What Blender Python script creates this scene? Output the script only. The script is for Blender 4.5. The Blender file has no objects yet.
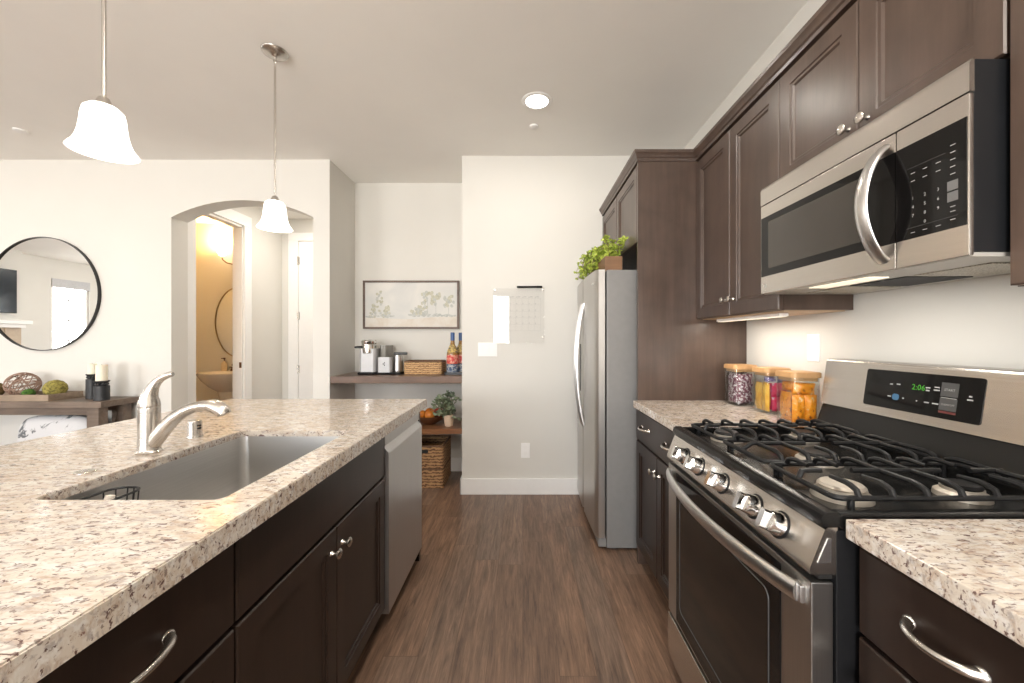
import bpy, bmesh, math, random
from mathutils import Vector, Matrix
random.seed(7)
PI = math.pi
S = bpy.context.scene
COL = S.collection

# ------------------------------------------------------------------ camera
EYE = 1.256
cam_d = bpy.data.cameras.new('camera'); cam = bpy.data.objects.new('camera', cam_d); COL.objects.link(cam)
cam.location = (0, 0, EYE); cam.rotation_euler = (PI/2, 0, 0)
cam_d.sensor_width = 36; cam_d.lens = 36*394/1024
cam_d.shift_x = (512-523)/1024; cam_d.shift_y = (339-341.5)/1024
cam_d.clip_start = 0.02; cam_d.clip_end = 100
S.camera = cam

# ------------------------------------------------------------------ world, daylight, exposure
S.view_settings.view_transform = 'Standard'; S.view_settings.look = 'None'
S.view_settings.gamma = 1.0; S.view_settings.use_curve_mapping = False
S.view_settings.exposure = -0.1
WORLD_STRENGTH = 17.0
CAN_POWER = 16.0
w = bpy.data.worlds.new('sky'); S.world = w; w.use_nodes = True
nt = w.node_tree; nt.nodes.clear()
wo = nt.nodes.new('ShaderNodeOutputWorld'); bg = nt.nodes.new('ShaderNodeBackground')
tc = nt.nodes.new('ShaderNodeTexCoord'); sep = nt.nodes.new('ShaderNodeSeparateXYZ'); rp = nt.nodes.new('ShaderNodeValToRGB')
nt.links.new(tc.outputs['Generated'], sep.inputs[0]); nt.links.new(sep.outputs['Z'], rp.inputs[0])
rp.color_ramp.elements[0].position = 0.0; rp.color_ramp.elements[0].color = (1.25, 1.22, 1.17, 1)
rp.color_ramp.elements[1].position = 0.25; rp.color_ramp.elements[1].color = (0.74, 0.82, 0.92, 1)
nt.links.new(rp.outputs[0], bg.inputs[0]); bg.inputs[1].default_value = WORLD_STRENGTH
nt.links.new(bg.outputs[0], wo.inputs[0])
try:
    S.cycles.max_bounces = 12; S.cycles.diffuse_bounces = 7; S.cycles.glossy_bounces = 5
    S.cycles.transmission_bounces = 8; S.cycles.transparent_max_bounces = 16
    S.cycles.sample_clamp_indirect = 6.0; S.cycles.caustics_reflective = False; S.cycles.caustics_refractive = False
except Exception:
    pass

def portal(name, loc, rot, sx, sy):
    d = bpy.data.lights.new(name, 'AREA'); d.shape = 'RECTANGLE'; d.size = sx; d.size_y = sy
    d.cycles.is_portal = True
    o = bpy.data.objects.new(name, d); o.location = loc; o.rotation_euler = rot; COL.objects.link(o)
# openings for daylight: patio door and window behind the camera, two windows in the far living room wall
PATIO = (-2.75, -0.32, 0.0, 2.44)
SWIN = (-7.0, -4.4, 0.85, 2.38)
WWIN = [(-1.42, -0.78, 0.85, 2.38), (1.9, 2.6, 0.85, 2.38)]
portal('daylight_patio', ((PATIO[0]+PATIO[1])/2, -4.04, 1.22), (PI/2, 0, 0), 2.4, 2.42)
portal('daylight_south', ((SWIN[0]+SWIN[1])/2, -4.04, 1.61), (PI/2, 0, 0), 2.6, 1.53)
for a in WWIN:
    portal('daylight_west', (-8.76, (a[0]+a[1])/2, 1.61), (PI/2, 0, -PI/2), a[1]-a[0], 1.53)

# ------------------------------------------------------------------ node material helpers
def newmat(name):
    m = bpy.data.materials.new(name); m.use_nodes = True
    return m, m.node_tree, m.node_tree.nodes['Principled BSDF']
def lin(c):
    return tuple(((x/255)/12.92 if x/255 <= 0.04045 else (((x/255)+0.055)/1.055)**2.4) for x in c)
def setp(b, **k):
    for kk, v in k.items():
        n = {'rough': 'Roughness', 'metal': 'Metallic', 'spec': 'Specular IOR Level', 'trans': 'Transmission Weight',
             'ior': 'IOR', 'coat': 'Coat Weight', 'coatr': 'Coat Roughness', 'emit': 'Emission Strength', 'aniso': 'Anisotropic',
             'sheen': 'Sheen Weight', 'sss': 'Subsurface Weight'}[kk]
        b.inputs[n].default_value = v
def plain(name, rgb, rough=0.5, metal=0.0, noise=0.06, nscale=30, bump=0.0, bscale=200, stretch=(1, 1, 1), **k):
    """a plain surface with slight tone variation and fine relief"""
    m, t, b = newmat(name)
    setp(b, rough=rough, metal=metal, **k)
    c = t.nodes.new('ShaderNodeTexCoord'); mp = t.nodes.new('ShaderNodeMapping'); mp.inputs['Scale'].default_value = stretch
    n = t.nodes.new('ShaderNodeTexNoise'); n.inputs['Scale'].default_value = nscale; n.inputs['Detail'].default_value = 4
    t.links.new(c.outputs['Object'], mp.inputs[0]); t.links.new(mp.outputs[0], n.inputs['Vector'])
    r = t.nodes.new('ShaderNodeValToRGB')
    r.color_ramp.elements[0].position = 0.3; r.color_ramp.elements[1].position = 0.7
    r.color_ramp.elements[0].color = (*[max(0, x*(1-noise)) for x in rgb], 1)
    r.color_ramp.elements[1].color = (*[min(1, x*(1+noise)) for x in rgb], 1)
    t.links.new(n.outputs['Fac'], r.inputs[0]); t.links.new(r.outputs[0], b.inputs['Base Color'])
    if bump:
        n2 = t.nodes.new('ShaderNodeTexNoise'); n2.inputs['Scale'].default_value = bscale; n2.inputs['Detail'].default_value = 3
        t.links.new(mp.outputs[0], n2.inputs['Vector'])
        bp = t.nodes.new('ShaderNodeBump'); bp.inputs['Strength'].default_value = bump; bp.inputs['Distance'].default_value = 0.002
        t.links.new(n2.outputs['Fac'], bp.inputs['Height']); t.links.new(bp.outputs[0], b.inputs['Normal'])
    return m
def ramp(t, src, stops):
    r = t.nodes.new('ShaderNodeValToRGB'); e = r.color_ramp.elements
    while len(e) < len(stops): e.new(0.5)
    for el, (p, c) in zip(e, stops):
        el.position = p; el.color = (*c, 1) if len(c) == 3 else c
    t.links.new(src, r.inputs[0]); return r.outputs[0]
def noise(t, vec, scale, detail=4, rough=0.5, dist=0.0):
    n = t.nodes.new('ShaderNodeTexNoise'); n.inputs['Scale'].default_value = scale; n.inputs['Detail'].default_value = detail
    n.inputs['Roughness'].default_value = rough; n.inputs['Distortion'].default_value = dist
    t.links.new(vec, n.inputs['Vector']); return n.outputs['Fac']
def mapping(t, src, scale=(1, 1, 1), rot=(0, 0, 0), loc=(0, 0, 0)):
    m = t.nodes.new('ShaderNodeMapping'); m.inputs['Scale'].default_value = scale; m.inputs['Rotation'].default_value = rot
    m.inputs['Location'].default_value = loc
    t.links.new(src, m.inputs[0]); return m.outputs[0]
def mixc(t, fac, a, b, mode='MIX'):
    n = t.nodes.new('ShaderNodeMix'); n.data_type = 'RGBA'; n.blend_type = mode
    for i, v in ((0, fac), (6, a), (7, b)):
        if isinstance(v, (int, float)): n.inputs[i].default_value = v
        elif isinstance(v, tuple): n.inputs[i].default_value = (*v, 1) if len(v) == 3 else v
        else: t.links.new(v, n.inputs[i])
    return n.outputs[2]
def math_n(t, op, a, b=None):
    n = t.nodes.new('ShaderNodeMath'); n.operation = op
    for i, v in enumerate((a, b)):
        if v is None: continue
        if isinstance(v, (int, float)): n.inputs[i].default_value = v
        else: t.links.new(v, n.inputs[i])
    return n.outputs[0]
def position(t):
    return t.nodes.new('ShaderNodeNewGeometry').outputs['Position']

def granite():
    m, t, b = newmat('granite')
    p = position(t)
    base = ramp(t, noise(t, p, 6, 5, 0.6, 0.6), [(0.3, (0.53, 0.45, 0.365)), (0.5, (0.60, 0.53, 0.45)), (0.7, (0.63, 0.59, 0.54))])
    flow = mapping(t, p, (0.8, 1.9, 1.4), (0, 0, 0.30))
    tan_ = ramp(t, noise(t, flow, 30, 5, 0.65, 0.8), [(0.47, (0, 0, 0)), (0.64, (1, 1, 1))])
    c = mixc(t, math_n(t, 'MULTIPLY', tan_, 0.62), base, (0.36, 0.245, 0.17))
    white = ramp(t, noise(t, mapping(t, flow, (1, 1, 1), loc=(3, 5, 1)), 34, 4, 0.6, 0.4), [(0.52, (0, 0, 0)), (0.64, (1, 1, 1))])
    c = mixc(t, math_n(t, 'MULTIPLY', white, 0.75), c, (0.70, 0.68, 0.65))
    grey = ramp(t, noise(t, mapping(t, flow, (1, 1, 1), loc=(13, 5, 8)), 52, 4, 0.6, 0.4), [(0.54, (0, 0, 0)), (0.63, (1, 1, 1))])
    c = mixc(t, math_n(t, 'MULTIPLY', grey, 0.7), c, (0.33, 0.29, 0.27))
    dark = ramp(t, noise(t, mapping(t, flow, (1, 1, 1), loc=(9, 2, 4)), 58, 4, 0.62, 0.6), [(0.592, (0, 0, 0)), (0.63, (1, 1, 1))])
    c = mixc(t, math_n(t, 'MULTIPLY', dark, 0.92), c, (0.10, 0.05, 0.045))
    big = ramp(t, noise(t, mapping(t, flow, (1, 1, 1), loc=(1, 7, 2)), 20, 5, 0.65, 1.0), [(0.635, (0, 0, 0)), (0.675, (1, 1, 1))])
    c = mixc(t, math_n(t, 'MULTIPLY', big, 0.85), c, (0.17, 0.075, 0.065))
    fleck = ramp(t, noise(t, mapping(t, p, loc=(4, 4, 4)), 120, 2), [(0.62, (0, 0, 0)), (0.67, (1, 1, 1))])
    c = mixc(t, math_n(t, 'MULTIPLY', fleck, 0.75), c, (0.17, 0.12, 0.105))
    t.links.new(c, b.inputs['Base Color']); setp(b, rough=0.12, spec=0.5)
    return m

def wood(name, c1, c2, axis='Z', rough=0.35, scale=1.0, spec=0.5, coat=0.0, band=0.5):
    """stained wood with grain running along one axis"""
    m, t, b = newmat(name)
    c = t.nodes.new('ShaderNodeTexCoord').outputs['Object']
    st = {'X': (1.2, 18, 18), 'Y': (18, 1.2, 18), 'Z': (18, 18, 1.2)}[axis]
    st = tuple(s*scale for s in st)
    g = noise(t, mapping(t, c, st), 3.0, 6, 0.65, 0.4)
    big = noise(t, mapping(t, c, tuple(s*0.25 for s in st)), 2.0, 3, 0.5, 0.8)
    f = math_n(t, 'ADD', math_n(t, 'MULTIPLY', g, 1-band), math_n(t, 'MULTIPLY', big, band))
    col = ramp(t, f, [(0.34, c1), (0.66, c2)])
    mot = ramp(t, noise(t, c, 7.0, 3, 0.5, 0.3), [(0.3, (0.84, 0.84, 0.84)), (0.7, (1.16, 1.15, 1.14))])
    col = mixc(t, 1.0, col, mot, 'MULTIPLY')
    t.links.new(col, b.inputs['Base Color']); setp(b, rough=rough, spec=spec, coat=coat)
    bp = t.nodes.new('ShaderNodeBump'); bp.inputs['Strength'].default_value = 0.08; bp.inputs['Distance'].default_value = 0.001
    t.links.new(g, bp.inputs['Height']); t.links.new(bp.outputs[0], b.inputs['Normal'])
    return m

def planks():
    m, t, b = newmat('vinyl_planks')
    p = position(t)
    s = t.nodes.new('ShaderNodeSeparateXYZ'); t.links.new(p, s.inputs[0])
    row = math_n(t, 'FLOOR', math_n(t, 'DIVIDE', s.outputs['X'], 0.138))
    h = math_n(t, 'MULTIPLY', math_n(t, 'FRACT', math_n(t, 'MULTIPLY', math_n(t, 'SINE', math_n(t, 'MULTIPLY', row, 12.9898)), 437.58)), 1.22)
    cb = t.nodes.new('ShaderNodeCombineXYZ'); t.links.new(math_n(t, 'ADD', s.outputs['Y'], h), cb.inputs[0]); t.links.new(s.outputs['X'], cb.inputs[1])
    br = t.nodes.new('ShaderNodeTexBrick'); br.offset = 0.0
    br.inputs['Scale'].default_value = 1; br.inputs['Brick Width'].default_value = 1.22; br.inputs['Row Height'].default_value = 0.138
    br.inputs['Mortar Size'].default_value = 0.0012; br.inputs['Mortar Smooth'].default_value = 0.3; br.inputs['Bias'].default_value = 0.0
    br.inputs['Color1'].default_value = (0, 0, 0, 1); br.inputs['Color2'].default_value = (1, 1, 1, 1); br.inputs['Mortar'].default_value = (0.5, 0.5, 0.5, 1)
    t.links.new(cb.outputs[0], br.inputs['Vector'])
    tone = ramp(t, br.outputs['Color'], [(0.0, (0.165, 0.103, 0.070)), (0.5, (0.215, 0.136, 0.092)), (1.0, (0.185, 0.132, 0.100))])
    # each board offsets the grain
    off = t.nodes.new('ShaderNodeVectorMath'); off.operation = 'MULTIPLY_ADD'
    t.links.new(br.outputs['Color'], off.inputs[0]); off.inputs[1].default_value = (7, 7, 7); t.links.new(p, off.inputs[2])
    g1 = noise(t, mapping(t, off.outputs[0], (34, 2.0, 1)), 2.6, 8, 0.72, 0.9)
    g2 = noise(t, mapping(t, off.outputs[0], (9, 0.9, 1)), 2.0, 4, 0.6, 1.5)
    v = ramp(t, g1, [(0.30, (0.46, 0.43, 0.41)), (0.50, (1, 1, 1)), (0.70, (1.5, 1.45, 1.4))])
    v2 = ramp(t, g2, [(0.3, (0.66, 0.64, 0.64)), (0.7, (1.25, 1.22, 1.2))])
    c = mixc(t, 1.0, mixc(t, 1.0, tone, v, 'MULTIPLY'), v2, 'MULTIPLY')
    c = mixc(t, math_n(t, 'MULTIPLY', br.outputs['Fac'], 0.6), c, (0.05, 0.03, 0.02))
    t.links.new(c, b.inputs['Base Color']); setp(b, rough=0.36, spec=0.45)
    bp = t.nodes.new('ShaderNodeBump'); bp.inputs['Strength'].default_value = 0.12; bp.inputs['Distance'].default_value = 0.001
    t.links.new(g1, bp.inputs['Height']); t.links.new(bp.outputs[0], b.inputs['Normal'])
    return m

def steel(name, rgb, rough, axis):
    m, t, b = newmat(name)
    c = t.nodes.new('ShaderNodeTexCoord').outputs['Object']
    st = {'X': (1, 160, 160), 'Y': (160, 1, 160), 'Z': (160, 160, 1)}[axis]
    g = noise(t, mapping(t, c, st), 3, 2)
    t.links.new(ramp(t, g, [(0.3, tuple(x*0.94 for x in rgb)), (0.7, tuple(min(1, x*1.05) for x in rgb))]), b.inputs['Base Color'])
    setp(b, rough=rough, metal=1.0)
    bp = t.nodes.new('ShaderNodeBump'); bp.inputs['Strength'].default_value = 0.05; bp.inputs['Distance'].default_value = 0.0006
    t.links.new(g, bp.inputs['Height']); t.links.new(bp.outputs[0], b.inputs['Normal'])
    return m

def thin_glass(name, tint=(1, 1, 1), gloss=0.06, rough=0.0):
    m, t, b = newmat(name); t.nodes.remove(b)
    out = t.nodes['Material Output']
    tr = t.nodes.new('ShaderNodeBsdfTransparent'); tr.inputs[0].default_value = (*tint, 1)
    gl = t.nodes.new('ShaderNodeBsdfGlossy'); gl.inputs['Roughness'].default_value = rough
    lw = t.nodes.new('ShaderNodeLayerWeight'); lw.inputs[0].default_value = 0.25
    f = math_n(t, 'ADD', math_n(t, 'MULTIPLY', lw.outputs['Fresnel'], 0.35), gloss)
    mx = t.nodes.new('ShaderNodeMixShader'); t.links.new(f, mx.inputs[0]); t.links.new(tr.outputs[0], mx.inputs[1]); t.links.new(gl.outputs[0], mx.inputs[2])
    t.links.new(mx.outputs[0], out.inputs[0])
    return m
def glow(name, rgb, strength, base=(0.9, 0.88, 0.84), rough=0.3):
    m = plain(name, base, rough, noise=0.02)
    b = m.node_tree.nodes['Principled BSDF']
    b.inputs['Emission Color'].default_value = (*rgb, 1); b.inputs['Emission Strength'].default_value = strength
    return m
def woven(name, c1, c2, scale=90):
    m, t, b = newmat(name)
    c = t.nodes.new('ShaderNodeTexCoord').outputs['Object']
    wv = t.nodes.new('ShaderNodeTexWave'); wv.bands_direction = 'Z'; wv.inputs['Scale'].default_value = scale/9; wv.inputs['Distortion'].default_value = 5
    wv.inputs['Detail'].default_value = 3; wv.inputs['Detail Scale'].default_value = 3
    t.links.new(c, wv.inputs['Vector'])
    n = noise(t, mapping(t, c, (1, 1, 2.5)), scale*0.35, 4, 0.7)
    f = math_n(t, 'MULTIPLY', math_n(t, 'ADD', wv.outputs['Fac'], n), 0.55)
    t.links.new(ramp(t, f, [(0.30, c1), (0.66, c2)]), b.inputs['Base Color']); setp(b, rough=0.75)
    bp = t.nodes.new('ShaderNodeBump'); bp.inputs['Strength'].default_value = 0.7; bp.inputs['Distance'].default_value = 0.004
    t.links.new(f, bp.inputs['Height']); t.links.new(bp.outputs[0], b.inputs['Normal'])
    return m
def blotch(name, stops, scale, rough=0.4, detail=3, dist=0.5, **k):
    m, t, b = newmat(name)
    c = t.nodes.new('ShaderNodeTexCoord').outputs['Object']
    t.links.new(ramp(t, noise(t, c, scale, detail, 0.6, dist), stops), b.inputs['Base Color']); setp(b, rough=rough, **k)
    return m

M = {}
M['wall'] = plain('wall_paint', (0.69, 0.675, 0.635), 0.75, noise=0.012, nscale=3, bump=0.10, bscale=120)
M['ceiling'] = plain('ceiling_paint', (0.87, 0.855, 0.82), 0.85, noise=0.012, nscale=3, bump=0.10, bscale=120)
M['trim'] = plain('white_trim_paint', (0.86, 0.855, 0.84), 0.4, noise=0.01)
M['granite'] = granite()
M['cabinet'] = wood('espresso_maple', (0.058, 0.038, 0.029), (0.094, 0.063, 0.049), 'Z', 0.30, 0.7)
M['cabinet_shaded'] = wood('shaded_espresso_maple', (0.017, 0.0105, 0.008), (0.030, 0.0185, 0.014), 'Z', 0.34, 0.7, spec=0.35)  # same espresso finish, colour darkened for the dimmer light on low cabinets
M['cabinet_in'] = plain('cabinet_underside_maple', (0.52, 0.36, 0.22), 0.5, nscale=12, stretch=(8, 1, 8))
M['shadow_black'] = plain('matte_black_and_shade', (0.012, 0.011, 0.010), 0.7)
M['floor'] = planks()
M['steel_y'] = steel('brushed_steel', (0.60, 0.565, 0.525), 0.26, 'Y')
M['steel_z'] = steel('brushed_steel_upright', (0.50, 0.485, 0.465), 0.33, 'Z')
M['steel_light'] = steel('light_steel', (0.66, 0.65, 0.64), 0.31, 'Z')
M['dw_steel'] = steel('dishwasher_steel', (0.52, 0.51, 0.505), 0.36, 'Z')
M['sink_steel'] = steel('sink_steel', (0.60, 0.59, 0.575), 0.33, 'Y')
M['nickel'] = plain('brushed_nickel', (0.58, 0.55, 0.51), 0.27, 1.0, noise=0.03)
M['chrome'] = plain('polished_chrome', (0.78, 0.77, 0.75), 0.10, 1.0, noise=0.02)
M['fridge_side'] = plain('fridge_side_grey', (0.225, 0.22, 0.215), 0.45, 0.15, noise=0.03, bump=0.1, bscale=500)
M['black_gloss'] = plain('black_enamel', (0.007, 0.007, 0.007), 0.24, noise=0.1, spec=0.35)
M['black_glass'] = plain('black_glass', (0.006, 0.0055, 0.0055), 0.05, noise=0.05, spec=0.28)
M['oven_glass'] = plain('oven_window_glass', (0.014, 0.011, 0.009), 0.08, noise=0.1, nscale=4, spec=0.35)
M['micro_glass'] = plain('microwave_window_glass', (0.040, 0.034, 0.028), 0.10, noise=0.1, nscale=4, spec=0.55)
M['black_plastic'] = plain('black_plastic', (0.008, 0.008, 0.009), 0.55, noise=0.1, spec=0.25)
M['black_satin'] = plain('satin_black_metal', (0.010, 0.011, 0.013), 0.38, 0.0, noise=0.1, nscale=3)
M['iron'] = plain('cast_iron', (0.007, 0.007, 0.0075), 0.42, 0.0, spec=0.3, noise=0.15, bump=0.15, bscale=400)
M['burner'] = plain('burner_aluminium', (0.55, 0.50, 0.43), 0.45, 0.6, noise=0.08)
M['bulb'] = glow('frosted_lamp_glass', (1.0, 0.93, 0.82), 3.2)
M['can_lens'] = glow('downlight_lens', (1.0, 0.96, 0.90), 8.0)
M['warm_bulb'] = glow('warm_lamp_glass', (1.0, 0.80, 0.50), 6.0)
M['green_led'] = glow('green_digits', (0.15, 1.0, 0.05), 0.35, base=(0.02, 0.1, 0.01))
M['blue_key'] = glow('blue_backlit_key', (0.15, 0.45, 0.75), 0.25, base=(0.02, 0.05, 0.09))
M['print'] = plain('pale_grey_print', (0.38, 0.38, 0.375), 0.5)
M['key_grey'] = plain('grey_key', (0.13, 0.13, 0.13), 0.4)
M['print_dim'] = plain('dim_grey_print', (0.06, 0.06, 0.06), 0.5)
M['red_print'] = plain('red_print', (0.12, 0.025, 0.022), 0.5)
M['switch'] = plain('white_switch_plastic', (0.88, 0.875, 0.865), 0.5, noise=0.01)
M['mirror'] = plain('silvered_mirror', (0.90, 0.91, 0.90), 0.0, 1.0, noise=0.0)
M['black_metal'] = plain('black_frame_metal', (0.012, 0.012, 0.012), 0.4)
M['window_glass'] = thin_glass('window_glass', gloss=0.03)
M['jar_glass'] = thin_glass('jar_glass', (0.97, 0.98, 0.975), gloss=0.02)
M['acrylic'] = thin_glass('clear_acrylic', (1.0, 1.0, 1.0), gloss=0.025)
M['bamboo'] = wood('bamboo_lid', (0.50, 0.28, 0.12), (0.66, 0.40, 0.19), 'Y', 0.45)
M['shelf'] = wood('brown_shelf_wood', (0.10, 0.058, 0.038), (0.19, 0.115, 0.078), 'X', 0.35)
M['shelf_low'] = wood('reddish_shelf_wood', (0.17, 0.075, 0.035), (0.28, 0.13, 0.06), 'X', 0.3)
M['console'] = wood('weathered_oak', (0.105, 0.075, 0.055), (0.21, 0.16, 0.125), 'X', 0.5)
M['tray'] = wood('pale_driftwood', (0.20, 0.145, 0.10), (0.34, 0.26, 0.19), 'X', 0.55)
M['crate'] = wood('crate_wood', (0.13, 0.062, 0.027), (0.23, 0.12, 0.056), 'X', 0.5)
M['seagrass'] = woven('seagrass_weave', (0.24, 0.12, 0.05), (0.62, 0.40, 0.20), 160)
M['hyacinth'] = woven('water_hyacinth_weave', (0.12, 0.055, 0.022), (0.42, 0.24, 0.11), 110)
M['basket_rim'] = plain('dark_braided_rim', (0.13, 0.065, 0.03), 0.7, noise=0.4, nscale=90)
M['leaf'] = blotch('fresh_leaf', [(0.3, (0.16, 0.26, 0.02)), (0.7, (0.52, 0.58, 0.10))], 30, 0.5)
M['eucalyptus'] = blotch('grey_green_leaf', [(0.3, (0.13, 0.19, 0.11)), (0.7, (0.36, 0.42, 0.29))], 25, 0.5)
M['twig'] = plain('brown_twig', (0.14, 0.085, 0.05), 0.7)
M['moss'] = blotch('dry_moss', [(0.35, (0.10, 0.085, 0.02)), (0.6, (0.34, 0.29, 0.07))], 60, 0.9)
M['moss_green'] = blotch('green_moss', [(0.35, (0.02, 0.06, 0.008)), (0.6, (0.07, 0.17, 0.02))], 70, 0.9)
M['moss_brown'] = blotch('brown_moss', [(0.35, (0.09, 0.06, 0.02)), (0.6, (0.25, 0.17, 0.07))], 60, 0.9)
M['rattan'] = plain('rattan', (0.30, 0.19, 0.14), 0.6)
M['candle'] = plain('ivory_wax', (0.86, 0.80, 0.66), 0.5, noise=0.02, sss=0.1)
M['charcoal'] = plain('charcoal_wood', (0.022, 0.023, 0.025), 0.5, noise=0.2)
M['cream_pot'] = plain('cream_ceramic', (0.72, 0.56, 0.42), 0.5)
M['porcelain'] = plain('porcelain', (0.80, 0.77, 0.72), 0.12, noise=0.01)
M['bronze'] = plain('oil_rubbed_bronze', (0.16, 0.09, 0.05), 0.3, 0.9)
M['soap'] = plain('soap_bottle_cream', (0.78, 0.66, 0.48), 0.25)
M['fruit_orange'] = blotch('orange_fruit', [(0.3, (0.60, 0.16, 0.02)), (0.7, (0.75, 0.30, 0.04))], 8, 0.4)
M['fruit_red'] = blotch('red_apple', [(0.3, (0.35, 0.03, 0.02)), (0.7, (0.60, 0.14, 0.05))], 8, 0.3)
M['bowl_wood'] = wood('bowl_wood', (0.09, 0.035, 0.018), (0.17, 0.075, 0.035), 'X', 0.3)
M['silver_plastic'] = plain('silver_plastic', (0.50, 0.50, 0.51), 0.36, 0.2, noise=0.02)
M['tank'] = plain('smoked_tank', (0.20, 0.19, 0.165), 0.15)
M['canvas'] = blotch('pale_painted_sky', [(0.3, (0.60, 0.61, 0.60)), (0.7, (0.76, 0.74, 0.70))], 3, 0.8)
M['paint_green'] = blotch('washed_green_paint', [(0.3, (0.40, 0.40, 0.30)), (0.7, (0.62, 0.60, 0.50))], 60, 0.8)
M['paint_grey'] = blotch('washed_grey_paint', [(0.3, (0.40, 0.42, 0.40)), (0.7, (0.60, 0.61, 0.58))], 60, 0.8)
M['paint_ground'] = blotch('washed_ground_paint', [(0.3, (0.66, 0.60, 0.52)), (0.7, (0.74, 0.71, 0.66))], 14, 0.8)
M['frame_wood'] = wood('walnut_frame', (0.075, 0.045, 0.03), (0.14, 0.09, 0.065), 'X', 0.45)
M['tv_screen'] = plain('tv_screen', (0.012, 0.02, 0.03), 0.12)
M['stone_tile'] = plain('fireplace_surround', (0.50, 0.40, 0.30), 0.6)
M['blind'] = plain('grey_blind', (0.50, 0.50, 0.52), 0.7)
M['rim_grey'] = plain('dark_grey_metal_rim', (0.10, 0.10, 0.10), 0.4, 0.6)
M['brass'] = plain('soft_brass', (0.55, 0.42, 0.25), 0.3, 1.0)
M['rubber'] = plain('grey_rubber', (0.08, 0.08, 0.08), 0.7)
M['mesh_filter'] = blotch('grease_filter', [(0.4, (0.28, 0.25, 0.20)), (0.6, (0.62, 0.58, 0.50))], 260, 0.4, metal=0.5)
M['micro_under'] = plain('pale_grey_metal', (0.56, 0.54, 0.50), 0.35, 0.3, noise=0.05)
M['lamp_lens'] = glow('small_lamp_lens', (1.0, 0.85, 0.6), 1.0)
M['brush_white'] = plain('white_bristle_plastic', (0.82, 0.76, 0.68), 0.5)
M['cushion'] = blotch('white_cushion_dark_strokes', [(0.56, (0.62, 0.62, 0.63)), (0.63, (0.12, 0.13, 0.14))], 8, 0.9, 4, 1.5)
M['bottle_glass'] = plain('amber_bottle', (0.42, 0.22, 0.06), 0.08, trans=0.35)
M['cap_blue'] = plain('blue_cap', (0.02, 0.07, 0.22), 0.35)
M['label_red'] = blotch('red_label', [(0.45, (0.55, 0.03, 0.03)), (0.6, (0.70, 0.35, 0.25))], 45, 0.5)
M['label_navy'] = blotch('navy_label', [(0.45, (0.02, 0.06, 0.15)), (0.62, (0.50, 0.52, 0.52))], 60, 0.5)
M['label_gold'] = blotch('gold_label', [(0.40, (0.05, 0.05, 0.05)), (0.6, (0.70, 0.50, 0.16))], 60, 0.4)
M['bag_purple'] = blotch('purple_wrapper', [(0.36, (0.10, 0.02, 0.05)), (0.50, (0.20, 0.07, 0.10)), (0.55, (0.60, 0.57, 0.60))], 85, 0.3)
M['bag_orange'] = blotch('orange_wrapper', [(0.36, (0.16, 0.05, 0.02)), (0.41, (0.78, 0.24, 0.01)), (0.62, (0.85, 0.36, 0.03)), (0.68, (0.75, 0.60, 0.45))], 55, 0.3)
M['bag_yellow'] = blotch('yellow_wrapper', [(0.35, (0.70, 0.36, 0.03)), (0.65, (0.85, 0.55, 0.10))], 20, 0.3)
M['bag_pink'] = blotch('pink_wrapper', [(0.40, (0.72, 0.01, 0.10)), (0.58, (0.80, 0.06, 0.22)), (0.66, (0.85, 0.62, 0.70))], 22, 0.3)
M['bag_violet'] = blotch('violet_wrapper', [(0.40, (0.10, 0.06, 0.28)), (0.6, (0.75, 0.73, 0.80))], 40, 0.3)

# ------------------------------------------------------------------ mesh helpers (all take world coordinates)
ORG = {}
def box(bm, x0, x1, y0, y1, z0, z1, bev=0.0, seg=2, mi=0):
    if x0 > x1: x0, x1 = x1, x0
    if y0 > y1: y0, y1 = y1, y0
    if z0 > z1: z0, z1 = z1, z0
    r = bmesh.ops.create_cube(bm, size=1.0)
    for v in r['verts']:
        v.co = Vector((x0 if v.co.x < 0 else x1, y0 if v.co.y < 0 else y1, z0 if v.co.z < 0 else z1))
    fs = {f for v in r['verts'] for f in v.link_faces}
    for f in fs: f.material_index = mi
    if bev > 0:
        es = list({e for v in r['verts'] for e in v.link_edges})
        res = bmesh.ops.bevel(bm, geom=es, offset=min(bev, 0.49*min(x1-x0, y1-y0, z1-z0)), segments=seg, affect='EDGES', profile=0.5)
        for f in res['faces']: f.material_index = mi
    return bm
def frame_of(axis):
    a = Vector(axis).normalized()
    h = Vector((0, 0, 1)) if abs(a.z) < 0.9 else Vector((1, 0, 0))
    u = a.cross(h).normalized(); v = a.cross(u).normalized()
    return a, u, v
def lathe(bm, prof, org, axis=(0, 0, 1), seg=24, sx=1.0, sy=1.0, mi=0):
    """prof: (radius, distance along axis); closes the ends that reach radius 0"""
    a, u, v = frame_of(axis); o = Vector(org); rings = []
    for r, d in prof:
        if r < 1e-6: rings.append([bm.verts.new(o+a*d)])
        else: rings.append([bm.verts.new(o+a*d+u*(r*sx*math.cos(2*PI*k/seg))+v*(r*sy*math.sin(2*PI*k/seg))) for k in range(seg)])
    for A, B in zip(rings, rings[1:]):
        for k in range(seg):
            k2 = (k+1) % seg
            if len(A) == 1 and len(B) == 1: continue
            if len(A) == 1: f = bm.faces.new((A[0], B[k], B[k2]))
            elif len(B) == 1: f = bm.faces.new((A[k], B[0], A[k2]))
            else: f = bm.faces.new((A[k], B[k], B[k2], A[k2]))
            f.material_index = mi
    return bm
def cyl(bm, p0, p1, r, seg=20, bev=0.0, mi=0):
    p0, p1 = Vector(p0), Vector(p1); L = (p1-p0).length
    pr = [(0, 0), (r-bev, 0), (r, bev), (r, L-bev), (r-bev, L), (0, L)] if bev else [(0, 0), (r, 0), (r, L), (0, L)]
    return lathe(bm, pr, p0, p1-p0, seg, mi=mi)
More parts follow.
